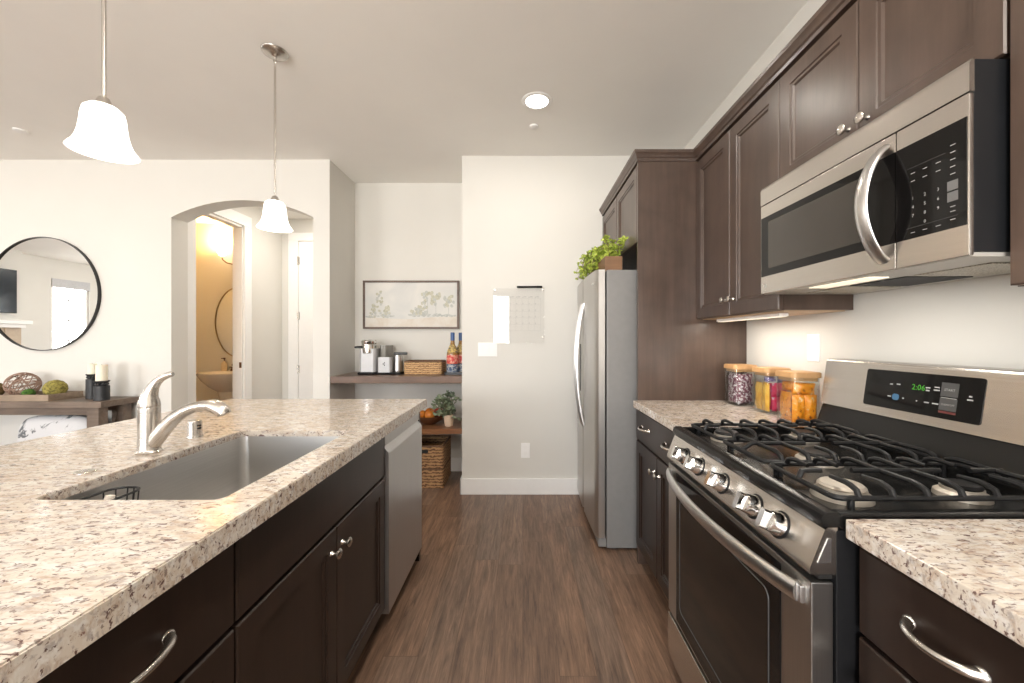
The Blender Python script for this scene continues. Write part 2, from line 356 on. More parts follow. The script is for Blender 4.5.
def tube(bm, pts, rad, seg=8, closed=False, flat=1.0, up=None, mi=0):
    pts = [Vector(p) for p in pts]; n = len(pts); rings = []
    rr = rad if isinstance(rad, (list, tuple)) else [rad]*n
    prev = None
    for i, p in enumerate(pts):
        if closed: tg = (pts[(i+1) % n]-pts[i-1])
        else: tg = pts[min(i+1, n-1)]-pts[max(i-1, 0)]
        tg.normalize()
        if prev is None:
            h = Vector(up) if up is not None else (Vector((0, 0, 1)) if abs(tg.z) < 0.9 else Vector((1, 0, 0)))
            u = tg.cross(h).normalized()
        else:
            u = (prev-tg*prev.dot(tg)).normalized()
        prev = u; v = tg.cross(u).normalized()
        rings.append([bm.verts.new(p+u*(rr[i]*math.cos(2*PI*k/seg))+v*(rr[i]*flat*math.sin(2*PI*k/seg))) for k in range(seg)])
    rng = range(n if closed else n-1)
    for i in rng:
        A, B = rings[i], rings[(i+1) % n]
        for k in range(seg):
            bm.faces.new((A[k], A[(k+1) % seg], B[(k+1) % seg], B[k])).material_index = mi
    if not closed:
        bm.faces.new(rings[0][::-1]).material_index = mi; bm.faces.new(rings[-1]).material_index = mi
    return bm
def prism(bm, poly, fn, a, b, mi=0):
    """extrude polygon poly of (p,q) from a to b; fn(p,q,t)->xyz"""
    A = [bm.verts.new(fn(p, q, a)) for p, q in poly]; B = [bm.verts.new(fn(p, q, b)) for p, q in poly]
    n = len(poly)
    fs = [bm.faces.new(A[::-1]), bm.faces.new(B)]
    for i in range(n): fs.append(bm.faces.new((A[i], A[(i+1) % n], B[(i+1) % n], B[i])))
    for f in fs: f.material_index = mi
    return fs
def XZ(p, q, t): return (p, t, q)     # polygon in xz, extruded along y
def YZ(p, q, t): return (t, p, q)
def XY(p, q, t): return (p, q, t)
def rrect(x0, x1, y0, y1, r, n=5):
    pts = []
    for cx, cy, a0 in ((x1-r, y1-r, 0), (x0+r, y1-r, PI/2), (x0+r, y0+r, PI), (x1-r, y0+r, 3*PI/2)):
        for k in range(n+1):
            a = a0+PI/2*k/n; pts.append((cx+r*math.cos(a), cy+r*math.sin(a)))
    return pts
def plate_hole(bm, outer, inner, z0, z1):
    """flat slab with a hole, outlines as xy loops"""
    loops = []
    for pts in (outer, inner):
        vs = [bm.verts.new((x, y, z1)) for x, y in pts]
        loops.append([bm.edges.new((vs[i], vs[(i+1) % len(vs)])) for i in range(len(vs))])
    r = bmesh.ops.triangle_fill(bm, edges=loops[0]+loops[1], use_beauty=True, use_dissolve=False, normal=(0, 0, 1))
    fs = [g for g in r['geom'] if isinstance(g, bmesh.types.BMFace)]
    ex = bmesh.ops.extrude_face_region(bm, geom=fs)
    for v in [g for g in ex['geom'] if isinstance(g, bmesh.types.BMVert)]: v.co.z = z0
    return bm
def grid_surf(bm, fn, nu, nv, close_u=False, mi=0):
    vs = [[bm.verts.new(fn(i/(nu if close_u else nu-1), j/(nv-1))) for j in range(nv)] for i in range(nu)]
    for i in range(nu if close_u else nu-1):
        for j in range(nv-1):
            i2 = (i+1) % nu
            bm.faces.new((vs[i][j], vs[i2][j], vs[i2][j+1], vs[i][j+1])).material_index = mi
    return vs

def world_origin(p):
    return ORG.get(p.name, Vector((0, 0, 0)))
def obj(name, bm, mat, parent=None, smooth=40):
    """link one mesh object; geometry arrives in world coordinates"""
    bmesh.ops.recalc_face_normals(bm, faces=bm.faces)
    me = bpy.data.meshes.new(name); bm.to_mesh(me); bm.free()
    for m in (mat if isinstance(mat, (list, tuple)) else [mat]): me.materials.append(m)
    o = bpy.data.objects.new(name, me); COL.objects.link(o)
    if parent is not None:
        base = world_origin(parent); o.parent = parent; ORG[o.name] = base
    else:
        xs = [v.co for v in me.vertices]
        lo = Vector([min(c[i] for c in xs) for i in range(3)]); hi = Vector([max(c[i] for c in xs) for i in range(3)])
        base = Vector(((lo.x+hi.x)/2, (lo.y+hi.y)/2, lo.z)); o.location = base; ORG[o.name] = base
    me.transform(Matrix.Translation(-base))
    if smooth:
        for p in me.polygons: p.use_smooth = True
        me.set_sharp_from_angle(angle=math.radians(smooth))
        wn = o.modifiers.new('weighted_normals', 'WEIGHTED_NORMAL'); wn.keep_sharp = True; wn.weight = 80
    return o
def tag(o, label, cat, group=None, kind=None):
    o['label'] = label; o['category'] = cat
    if group: o['group'] = group
    if kind: o['kind'] = kind
    return o
def thing(name, label, cat, loc, group=None):
    o = bpy.data.objects.new(name, None); COL.objects.link(o); o.location = loc; o.empty_display_size = 0.05
    ORG[o.name] = Vector(loc)
    return tag(o, label, cat, group)
def struct(name, bm, mat, parent=None, smooth=30):
    o = obj(name, bm, mat, parent, smooth)
    if parent is None: o['kind'] = 'structure'
    return o
def copy_tree(root, delta, label, group=None):
    r = root.copy(); COL.objects.link(r); r.location = root.location+Vector(delta); r['label'] = label
    if group: r['group'] = group
    def kids(src, dst):
        for ch in [c for c in bpy.data.objects if c.parent == src]:
            c = ch.copy(); COL.objects.link(c); c.parent = dst; kids(ch, c)
    kids(root, r)
    return r
def lamp(name, kind, loc, power, color, parent=None, size=0.1, rot=(0, 0, 0), **k):
    d = bpy.data.lights.new(name, kind); d.energy = power; d.color = color
    if kind == 'AREA': d.shape = k.get('shape', 'DISK'); d.size = size
    if kind == 'AREA' and 'size_y' in k: d.size_y = k['size_y']
    if kind == 'POINT': d.shadow_soft_size = size
    if 'spread' in k: d.spread = k['spread']
    o = bpy.data.objects.new(name, d); COL.objects.link(o); o.rotation_euler = rot
    o.location = Vector(loc)-(world_origin(parent) if parent else Vector((0, 0, 0)))
    if parent: o.parent = parent
    return o
def text_bm(bm, body, size, fn, mi=0, align='CENTER'):
    """flat lettering laid on a surface: fn(u,v)->xyz"""
    c = bpy.data.curves.new('lettering', 'FONT'); c.body = body; c.size = size; c.align_x = align; c.align_y = 'CENTER'; c.resolution_u = 2
    o = bpy.data.objects.new('lettering', c); COL.objects.link(o)
    dg = bpy.context.evaluated_depsgraph_get(); me = bpy.data.meshes.new_from_object(o.evaluated_get(dg))
    vs = [bm.verts.new(fn(v.co.x, v.co.y)) for v in me.vertices]
    for p in me.polygons:
        try: bm.faces.new([vs[i] for i in p.vertices]).material_index = mi
        except ValueError: pass
    bpy.data.objects.remove(o); bpy.data.curves.remove(c); bpy.data.meshes.remove(me)
def quad_bm(bm, u0, u1, v0, v1, fn, mi=0):
    bm.faces.new([bm.verts.new(fn(u, v)) for u, v in ((u0, v0), (u1, v0), (u1, v1), (u0, v1))]).material_index = mi
def B(): return bmesh.new()

# ------------------------------------------------------------------ the setting
XR, YB, ZC = 1.25, 3.19, 2.74
YL = 3.26
XW, YS = -8.7, -4.0
struct('floor', box(B(), XW-0.2, XR+0.15, YS-0.2, 5.3, -0.1, 0), M['floor'])
struct('ceiling', box(B(), XW-0.2, XR+0.15, YS-0.2, 5.3, ZC, ZC+0.12), M['ceiling'])
struct('wall_right', box(B(), XR, XR+0.12, YS-0.1, 3.9, 0, ZC), M['wall'])
b = B()
prism(b, [(-0.494, YB)] + [(XR, YB), (XR, 3.9), (-0.494, 3.9)], XY, 0, ZC)
struct('wall_back', b, M['wall'])
struct('wall_alcove_back', box(B(), -1.6, -0.494, 3.75, 3.88, 0, ZC), M['wall'])
struct('wall_alcove_left', box(B(), -1.70, -1.60, YL+0.16, 4.97, 0, ZC), M['wall'])
# wall with the arched opening
ax0, ax1, zs, za = -2.91, -1.737, 2.265, 2.405
hw = (ax1-ax0)/2; rise = za-zs; R = (hw*hw+rise*rise)/(2*rise); cxa = (ax0+ax1)/2; cza = za-R
arc = []
for k in range(25):
    x = ax1+(ax0-ax1)*k/24; arc.append((x, cza+math.sqrt(max(0, R*R-(x-cxa)**2))))
b = B()
prism(b, [(XW, 0), (XW, ZC), (-1.60, ZC), (-1.60, 0), (ax1, 0)] + arc + [(ax0, 0)], XZ, YL, YL+0.16)
struct('wall_arch', b, M['wall'])
# hall beyond the arch, with the powder room door opening
b = B()
prism(b, [(3.42, 0), (3.42, ZC), (4.97, ZC), (4.97, 0), (4.18, 0), (4.18, 2.45), (3.55, 2.45), (3.55, 0)], YZ, -3.06, -2.97)
struct('wall_hall_left', b, M['wall'])
struct('wall_hall_end', box(B(), -3.08, -1.70, 4.86, 4.97, 0, ZC), M['wall'])
struct('wall_powder_back', box(B(), -4.7, -3.08, 5.05, 5.16, 0, ZC), M['wall'])
struct('wall_powder_left', box(B(), -4.7, -4.6, 3.42, 5.05, 0, ZC), M['wall'])
struct('wall_powder_right', box(B(), -3.08, -2.99, 4.97, 5.16, 0, ZC), M['wall'])
# living room shell behind and beside the camera
b = B()
def wall_holes_x(bm, y0, y1, x0, x1, holes):
    xs = x0
    for (a, c, z0, z1) in sorted(holes):
        box(bm, xs, a, y0, y1, 0, ZC)
        if z0 > 0: box(bm, a, c, y0, y1, 0, z0)
        box(bm, a, c, y0, y1, z1, ZC); xs = c
    box(bm, xs, x1, y0, y1, 0, ZC)
wall_holes_x(b, YS-0.12, YS, XW, XR, [SWIN, PATIO])
struct('wall_south', b, M['wall'])
b = B()
ys = YS
for (a, c, z0, z1) in WWIN:
    box(b, XW-0.12, XW, ys, a, 0, ZC); box(b, XW-0.12, XW, a, c, 0, z0); box(b, XW-0.12, XW, a, c, z1, ZC); ys = c
box(b, XW-0.12, XW, ys, YL+0.16, 0, ZC)
struct('wall_west', b, M['wall'])
b = B(); box(b, XW, -8.45, -0.15, 1.5, 0, ZC)
struct('wall_chimney', b, M['wall'])

# windows: frame, muntins, pane
def window(name, fn, a, c, z0, z1, nx, nz, blind=False):
    """fn(u, n, z) -> box limits helper: u along the wall, n depth"""
    b = B()
    for (u0, u1, v0, v1) in ((a, a+0.045, z0, z1), (c-0.045, c, z0, z1), (a, c, z0, z0+0.045), (a, c, z1-0.045, z1)):
        fn(b, u0, u1, v0, v1, 0.03, 0.09)
    for i in range(1, nx): u = a+(c-a)*i/nx; fn(b, u-0.012, u+0.012, z0+0.04, z1-0.04, 0.045, 0.075)
    for i in range(1, nz): v = z0+(z1-z0)*i/nz; fn(b, a+0.04, c-0.04, v-0.012, v+0.012, 0.045, 0.075)
    w_ = struct(name, b, M['trim'])
    b = B(); fn(b, a+0.04, c-0.04, z0+0.04, z1-0.04, 0.057, 0.062)
    struct('pane', b, M['window_glass'], w_)
    if blind:
        b = B(); fn(b, a, c, z1-0.16, z1, -0.01, 0.028); struct('blind', b, M['blind'], w_)
    return w_
def south(bm, u0, u1, v0, v1, n0, n1): box(bm, u0, u1, YS-n1, YS-n0, v0, v1)
def west(bm, u0, u1, v0, v1, n0, n1): box(bm, XW-n1, XW-n0, u0, u1, v0, v1)
window('window_1', west, *WWIN[0], 2, 4, True)
window('window_2', west, *WWIN[1], 2, 4, True)
window('window_3', south, *SWIN, 3, 2)
window('door_2', south, *PATIO, 2, 1)
b = B()
for a in WWIN: box(b, XW, XW+0.03, a[0]-0.06, a[1]+0.06, a[2]-0.05, a[2])
struct('trim_3', b, M['trim'])

# hall end door with hinges, casings
b = B(); box(b, -2.755, -1.95, 4.835, 4.86, 0.005, 2.45, 0.002)
d1 = struct('door_1', b, M['trim'])
b = B()
def zpanel(bm, x0, x1, z0, z1, y): 
    prism(bm, [(x0, z0), (x1, z0), (x1, z1), (x0, z1)], XZ, y-0.004, y)
zpanel(b, -2.63, -2.08, 1.05, 2.32, 4.835); zpanel(b, -2.63, -2.08, 0.2, 0.9, 4.835)
struct('door_panel', b, M['trim'], d1)
for z in (2.216, 1.54, 0.887):
    b = B(); cyl(b, (-2.757, 4.828, z-0.05), (-2.757, 4.828, z+0.05), 0.009, 10); box(b, -2.775, -2.74, 4.8315, 4.836, z-0.045, z+0.045)
    obj('hinge', b, M['nickel'], d1)
b = B()
for x0, x1, z0, z1 in ((-2.88, -2.76, 0, 2.46), (-1.94, -1.83, 0, 2.46), (-2.88, -1.83, 2.46, 2.56)):
    box(b, x0, x1, 4.83, 4.86, z0, z1, 0.004)
struct('trim_1', b, M['trim'])
b = B()
for y0, y1, z0, z1 in ((3.45, 3.555, 0, 2.455), (4.175, 4.285, 0, 2.455), (3.45, 4.285, 2.455, 2.57)):
    box(b, -2.97, -2.948, y0, y1, z0, z1, 0.004); box(b, -3.08, -3.06, y0, y1, z0, z1, 0.004)
for y0, y1, z0, z1 in ((3.55, 3.565, 0, 2.45), (4.165, 4.18, 0, 2.45), (3.55, 4.18, 2.435, 2.45)):
    box(b, -3.06, -2.97, y0, y1, z0, z1)
tr2 = struct('trim_2', b, M['trim'])
b = B(); box(b, -3.0, -2.975, 4.163, 4.1655, 0.95, 1.01, 0.001)
obj('strike_plate', b, M['bronze'], tr2)

# baseboards
def bb(name, boxes):
    b = B()
    for x0, x1, y0, y1 in boxes: box(b, x0, x1, y0, y1, 0, 0.13, 0.005)
    struct(name, b, M['trim'])
bb('baseboard_back', [(-0.509, 0.6, YB-0.015, YB), (-0.509, -0.494, YB-0.015, 3.75)])
bb('baseboard_alcove', [(-1.6, -0.509, 3.735, 3.75), (-1.6, -1.585, YL, 3.735)])
bb('baseboard_arch', [(XW, ax0, YL-0.015, YL), (ax1, -1.585, YL-0.015, YL), (-1.6, -1.585, YL-0.015, YL+0.0)])
bb('baseboard_hall', [(-2.97, -2.955, 4.285, 4.86), (-2.97, -2.88, 4.845, 4.86)])
bb('baseboard_west', [(XW, XW+0.015, YS, -0.15), (XW, XW+0.015, 1.5, YL-0.015)])
bb('baseboard_south', [(XW+0.015, PATIO[0], YS, YS+0.015), (PATIO[1], XR, YS, YS+0.015)])

# ------------------------------------------------------------------ cabinet kit
def face_right(xf):    # front surface looking to -x (kitchen run on the wall): u is y
    return lambda u, v, n: Vector((xf-n, u, v))
def face_left(xf):     # front surface looking to +x (island): u is y
    return lambda u, v, n: Vector((xf+n, u, v))
SHAKER = [(0.0, -0.004), (0.003, 0.0), (0.056, 0.0), (0.059, -0.004), (0.068, -0.004), (0.073, -0.010)]
SLAB = [(0.0, -0.004), (0.004, 0.0)]
def loops_panel(bm, fn, u0, u1, v0, v1, prof, t=0.019):
    rings = [[bm.verts.new(fn(u, v, -t)) for u, v in ((u0, v0), (u1, v0), (u1, v1), (u0, v1))]]
    for ins, n in prof:
        rings.append([bm.verts.new(fn(u, v, n)) for u, v in ((u0+ins, v0+ins), (u1-ins, v0+ins), (u1-ins, v1-ins), (u0+ins, v1-ins))])
    for A, C in zip(rings, rings[1:]):
        for k in range(4): bm.faces.new((A[k], A[(k+1) % 4], C[(k+1) % 4], C[k]))
    bm.faces.new(rings[-1]); bm.faces.new(rings[0][::-1])
    return bm
def knob_bm(bm, fn, u, v):
    p = fn(u, v, 0); ax = fn(u, v, 1)-p
    lathe(bm, [(0, 0), (0.009, 0), (0.008, 0.003), (0.0055, 0.007), (0.005, 0.014), (0.012, 0.018), (0.0155, 0.0215), (0.0155, 0.025), (0.012, 0.0285), (0, 0.030)], p, ax, 18)
    return bm
def pull_bm(bm, fn, uc, v, L=0.128, h=0.030):
    pts, rr = [], []
    for k in range(19):
        s = k/18; u = uc-L/2+L*s; a = math.sin(PI*s)**0.55
        pts.append(fn(u, v, 0.001+h*a)); rr.append(0.0060+0.0032*(abs(2*s-1)**3))
    tube(bm, pts, rr, 10)
    for s in (-1, 1):
        p = fn(uc+s*L/2, v, 0); ax = fn(uc, v, 1)-fn(uc, v, 0)
        lathe(bm, [(0, 0), (0.011, 0), (0.010, 0.004), (0.006, 0.008), (0, 0.009)], p, ax, 14)
    return bm
def carcass(bm, x0, x1, y0, y1, z0, z1, open_top=True, t=0.016, open_side='lo'):
    """cabinet box of boards, front open on the low-x ('lo') or high-x side"""
    box(bm, x0, x1, y0, y0+t, z0, z1); box(bm, x0, x1, y1-t, y1, z0, z1)
    box(bm, x0, x1, y0+t, y1-t, z0, z0+t)
    if open_side == 'lo': box(bm, x1-t, x1, y0+t, y1-t, z0+t, z1)
    else: box(bm, x0, x0+t, y0+t, y1-t, z0+t, z1)
    if not open_top: box(bm, x0, x1, y0+t, y1-t, z1-t, z1)
    # face frame rails
    fx0, fx1 = (x0, x0+0.018) if open_side == 'lo' else (x1-0.018, x1)
    box(bm, fx0, fx1, y0+t, y1-t, z1-0.03, z1-0.001 if open_top else z1-t-0.001)
    box(bm, fx0, fx1, y0+t, y0+0.035, z0+t, z1-0.03); box(bm, fx0, fx1, y1-0.035, y1-t, z0+t, z1-0.03)
    return bm
def door_part(root, fn, u0, u1, v0, v1, mat, knob=None, pull=None, slab=False, name='door'):
    d = obj(name, loops_panel(B(), fn, u0, u1, v0, v1, SLAB if slab else SHAKER), mat, root, 25)
    if knob: obj('knob', knob_bm(B(), fn, *knob), M['nickel'], d)
    for p in (pull or []): obj('pull', pull_bm(B(), fn, *p), M['nickel'], d)
    return d

# ------------------------------------------------------------------ kitchen island
IX = -0.585; fi = face_left(IX)
CT = 0.914
b = B()
hole = rrect(-1.047, -0.645, 0.84, 1.473, 0.02, 4)
plate_hole(b, [(-1.676, -0.75), (-0.548, -0.75), (-0.548, 2.249), (-1.676, 2.249)], hole, CT-0.022, CT)
es = [e for e in b.edges if all(abs(v.co.z-CT) < 1e-5 for v in e.verts) and len(e.link_faces) == 2 and any(abs(f.normal.z) < 0.5 for f in e.link_faces)]
b.normal_update()
es = [e for e in b.edges if all(abs(v.co.z-CT) < 1e-5 for v in e.verts) and any(abs(f.normal.z) < 0.5 for f in e.link_faces)]
bmesh.ops.bevel(b, geom=es, offset=0.0025, segments=2, affect='EDGES')
for q in ((-0.588, -0.548, -0.75, 2.249), (-1.676, -1.636, -0.75, 2.249), (-1.636, -0.588, 2.209, 2.249), (-1.636, -0.588, -0.75, -0.71)): box(b, *q, CT-0.045, CT-0.022)
tag(obj('island_countertop', b, M['granite'], None, 30), 'long cream speckled granite countertop of the island, with the sink cut out', 'countertop')

def island_cab(y0, y1, label, kind):
    r = thing('island_cabinet', label, 'cabinet', (-0.9, (y0+y1)/2, 0), 'island cabinets')
    zb, zt = 0.10, 0.866
    obj('body', carcass(B(), -1.24, IX-0.0195, y0+0.001, y1-0.001, zb, zt, True, open_side='hi'), M['cabinet_shaded'], r)
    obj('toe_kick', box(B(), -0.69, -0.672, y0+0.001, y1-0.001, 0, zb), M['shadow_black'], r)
    obj('back_panel', box(B(), -1.262, -1.242, y0+0.001, y1-0.001, 0, zt), M['cabinet_shaded'], r)
    ym = (y0+y1)/2; g = 0.0025
    if kind == 'sink':
        door_part(r, fi, y0+g, y1-g, 0.677, 0.852, M['cabinet_shaded'], slab=True, name='false_drawer')
        door_part(r, fi, y0+g, ym-g/2, 0.115, 0.667, M['cabinet_shaded'], knob=(ym-0.035, 0.60))
        door_part(r, fi, ym+g/2, y1-g, 0.115, 0.667, M['cabinet_shaded'], knob=(ym+0.035, 0.60))
    else:
        door_part(r, fi, y0+g, y1-g, 0.677, 0.852, M['cabinet_shaded'], pull=[(0.575 if y0 > 0 else ym, 0.766, 0.148)], slab=True, name='drawer')
        door_part(r, fi, y0+g, y1-g, 0.115, 0.667, M['cabinet_shaded'], knob=(y0+0.05, 0.60))
    return r
island_cab(0.805, 1.672, 'dark espresso double door cabinet under the kitchen sink', 'sink')
island_cab(0.312, 0.803, 'dark espresso drawer cabinet in the island nearest the camera, with arched pull', 'drawer')
island_cab(-0.30, 0.310, 'dark espresso island drawer cabinet beyond the frame beside the camera', 'drawer')

# dishwasher
dw = thing('dishwasher', 'stainless steel dishwasher at the far end of the island', 'dishwasher', (-0.9, 1.95, 0))
dy0, dy1 = 1.677, 2.222
obj('tub', box(B(), -1.2, IX-0.022, dy0+0.003, dy1-0.003, 0.08, 0.866), M['black_plastic'], dw)
b = B()
prism(b, [(IX-0.021, 0.085), (IX+0.014, 0.085), (IX+0.014, 0.762), (IX+0.012, 0.772), (IX-0.008, 0.796), (IX-0.021, 0.796)], XZ, dy0, dy1)
obj('door', b, M['dw_steel'], dw)
b = B(); box(b, IX-0.021, IX-0.002, dy0, dy1, 0.800, 0.862, 0.002)
obj('control_strip', b, M['dw_steel'], dw)
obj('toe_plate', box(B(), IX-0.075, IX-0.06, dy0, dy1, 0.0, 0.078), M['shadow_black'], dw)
b = B(); box(b, -1.262, IX-0.001, 2.226, 2.246, 0.0, 0.868, 0.002)
tag(obj('island_end_panel', b, M['cabinet_shaded']), 'dark espresso panel closing the far end of the island beside the dishwasher', 'panel')
b = B(); box(b, -1.262, -1.242, 1.674, 2.224, 0, 0.868)
tag(obj('island_back_panel', b, M['cabinet_shaded']), 'dark panel behind the dishwasher on the seating side of the island', 'panel')

# sink
sk = thing('kitchen_sink', 'undermount stainless steel single bowl sink in the island', 'sink', (-0.846, 1.156, 0.66))
b = B()
sx0, sx1, sy0, sy1, sz0, sz1 = -1.052, -0.640, 0.835, 1.478, 0.665, 0.8915
outer = rrect(sx0-0.006, sx1+0.006, sy0-0.006, sy1+0.006, 0.03, 5); inner = rrect(sx0, sx1, sy0, sy1, 0.025, 5); low = rrect(sx0+0.012, sx1-0.012, sy0+0.012, sy1-0.012, 0.03, 5); low2 = rrect(sx0+0.03, sx1-0.03, sy0+0.03, sy1-0.03, 0.03, 5)
rings = [[b.verts.new((x, y, z)) for x, y in pts] for pts, z in ((outer, sz1), (inner, sz1), (low, sz0+0.02), (low2, sz0+0.004))]
n = len(outer)
for A, C in zip(rings, rings[1:]):
    for k in range(n): b.faces.new((A[k], A[(k+1) % n], C[(k+1) % n], C[k]))
b.faces.new(rings[-1])
rin = [[b.verts.new((x, y, z)) for x, y in pts] for pts, z in ((outer, sz1), (rrect(sx0-0.004, sx1+0.004, sy0-0.004, sy1+0.004, 0.03, 5), sz0), )]
for k in range(n): b.faces.new((rin[0][k], rin[0][(k+1) % n], rin[1][(k+1) % n], rin[1][k]))
b.faces.new(rin[1]); bmesh.ops.remove_doubles(b, verts=b.verts, dist=1e-5)
obj('basin', b, M['sink_steel'], sk)
b = B(); lathe(b, [(0, 0.001), (0.03, 0.001), (0.036, 0.004), (0.045, 0.004), (0.047, 0.0), (0.047, -0.002)], (-0.846, 1.156, sz0+0.004), (0, 0, 1), 24)
obj('drain', b, M['chrome'], sk)

# faucet
fc = thing('kitchen_faucet', 'brushed nickel single lever faucet arching over the sink', 'faucet', (-1.131, 1.192, CT))
fx, fy = -1.131, 1.192
b = B(); lathe(b, [(0, 0), (0.032, 0), (0.033, 0.003), (0.030, 0.007), (0.0275, 0.010), (0.0265, 0.05), (0.0265, 0.118), (0.0262, 0.1195), (0, 0.1195)], (fx, fy, CT), (0, 0, 1), 28)
obj('body', b, M['nickel'], fc)
b = B()
lathe(b, [(0, 0.1205), (0.0268, 0.1205), (0.0268, 0.134), (0.0255, 0.136), (0.0268, 0.138), (0.0262, 0.148), (0.024, 0.160), (0, 0.165)], (fx, fy, CT), (0, 0, 1), 28)
pts = [(0.0, 0.150), (0.000, 0.165), (0.004, 0.180), (0.011, 0.196), (0.022, 0.211), (0.036, 0.223), (0.052, 0.231), (0.066, 0.2355), (0.072, 0.236)]
tube(b, [(fx+x, fy, CT+z) for x, z in pts], [0.0235, 0.022, 0.019, 0.0155, 0.0125, 0.0105, 0.0095, 0.0085, 0.006], 16, up=(0, 1, 0))
obj('lever', b, M['nickel'], fc)
b = B()
pts = [(0.0, 0.012), (0.028, 0.048), (0.052, 0.078), (0.078, 0.104), (0.108, 0.124), (0.138, 0.136), (0.166, 0.141), (0.190, 0.138)]
tube(b, [(fx+x, fy, CT+z) for x, z in pts], [0.021, 0.0215, 0.021, 0.0185, 0.0165, 0.0155, 0.0155, 0.017], 16, up=(0, 1, 0))
obj('spout', b, M['nickel'], fc)
b = B()
pts = [(0.180, 0.1415), (0.197, 0.1385), (0.213, 0.131), (0.224, 0.122), (0.228, 0.114)]
tube(b, [(fx+x, fy, CT+z) for x, z in pts], [0.0175, 0.0205, 0.0215, 0.0205, 0.018], 16, up=(0, 1, 0))
sp = obj('spray_head', b, M['nickel'], fc)

ag = thing('air_gap_cap', 'small brushed nickel dishwasher air gap cap behind the sink', 'cap', (-1.145, 1.375, CT))
b = B(); lathe(b, [(0, 0), (0.0235, 0), (0.0235, 0.004), (0.021, 0.007), (0.021, 0.052), (0.018, 0.058), (0, 0.060)], (-1.145, 1.375, CT), (0, 0, 1), 24)
obj('cover', b, M['nickel'], ag)
b = B()
for dz in (0.030, 0.039): box(b, -1.1275, -1.1225, 1.367-0.004, 1.375, CT+dz, CT+dz+0.005)
obj('vent_slot', b, M['black_plastic'], ag)
b = B(); lathe(b, [(0, 0.005), (0.012, 0.0045), (0.018, 0.004), (0.021, 0.002), (0.021, 0), (0, 0)], (-1.126, 1.013, CT), (0, 0, 1), 24)
tag(obj('hole_cover', b, M['nickel']), 'flat round metal plug set in the granite near the faucet', 'hole cover')

# sink caddy and brush
cd = thing('sink_caddy', 'small black wire caddy hooked on the side of the sink', 'caddy', (-1.0, 1.0, 0.80))
def rr3(x0, x1, y0, y1, r, z): return [(x, y, z) for x, y in rrect(x0, x1, y0, y1, r, 5)]
b = B(); tube(b, rr3(-1.033, -0.957, 0.852, 1.0, 0.03, 0.880), 0.003, 8, True); obj('rim', b, M['black_satin'], cd)
b = B(); tube(b, rr3(-1.029, -0.963, 0.859, 0.993, 0.026, 0.815), 0.0022, 8, True)
for k in range(5): y = 0.88+0.023*k; tube(b, [(-1.029, y, 0.815), (-0.963, y, 0.815)], 0.0016, 6)
for x, y in rrect(-1.033, -0.957, 0.852, 1.0, 0.03, 2): tube(b, [(x, y, 0.880), (x*0.90-0.0995, y*0.92+0.074, 0.815)], 0.0016, 6)
obj('basket', b, M['black_satin'], cd)
b = B()
lathe(b, [(0, 0), (0.018, 0.002), (0.024, 0.012), (0.022, 0.028), (0.014, 0.036), (0.010, 0.05), (0.009, 0.062), (0, 0.064)], (-0.998, 0.935, 0.8195), (0.1, 0.2, 1), 18)
tag(obj('scrub_brush', b, M['brush_white']), 'white scrub brush standing in the wire sink caddy', 'brush')

# ------------------------------------------------------------------ wall run: base cabinets and countertops
RX = 0.631; fr = face_right(RX)
def slab_top(y0, y1, label):
    b = B(); box(b, 0.614, XR-0.001, y0, y1, CT-0.038, CT, 0.004)
    return tag(obj('countertop', b, M['granite'], None, 30), label, 'countertop', 'granite countertops on the wall run')
slab_top(1.516, 2.199, 'cream speckled granite countertop between the range and the tall dark panel')
slab_top(-0.75, 0.752, 'cream speckled granite countertop on the near side of the range')
def base_cab(y0, y1, label, pulls, two):
    r = thing('base_cabinet', label, 'cabinet', (0.95, (y0+y1)/2, 0), 'base cabinets on the wall run')
    obj('body', carcass(B(), RX+0.0195, XR-0.002, y0+0.001, y1-0.001, 0.10, 0.874), M['cabinet_shaded'], r)
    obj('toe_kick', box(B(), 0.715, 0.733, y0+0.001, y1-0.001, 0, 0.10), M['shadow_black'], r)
    g = 0.0025; ym = (y0+y1)/2
    door_part(r, fr, y0+g, y1-g, 0.705, 0.866, M['cabinet_shaded'], pull=pulls, slab=True, name='drawer')
    if two:
        door_part(r, fr, y0+g, ym-g/2, 0.118, 0.695, M['cabinet_shaded'], knob=(ym-0.035, 0.618))
        door_part(r, fr, ym+g/2, y1-g, 0.118, 0.695, M['cabinet_shaded'], knob=(ym+0.035, 0.618))
    else:
        door_part(r, fr, y0+g, y1-g, 0.118, 0.695, M['cabinet_shaded'], knob=(y1-0.05, 0.618))
base_cab(1.517, 2.199, 'dark base cabinet with two doors between the range and refrigerator', [(1.69, 0.79, 0.11), (2.035, 0.79, 0.11)], True)
base_cab(0.345, 0.745, 'dark base cabinet beside the near side of the range, arched drawer pull', [(0.592, 0.794, 0.102)], False)
base_cab(-0.30, 0.343, 'dark base cabinet along the wall run beside the camera', [(0.02, 0.802)], True)

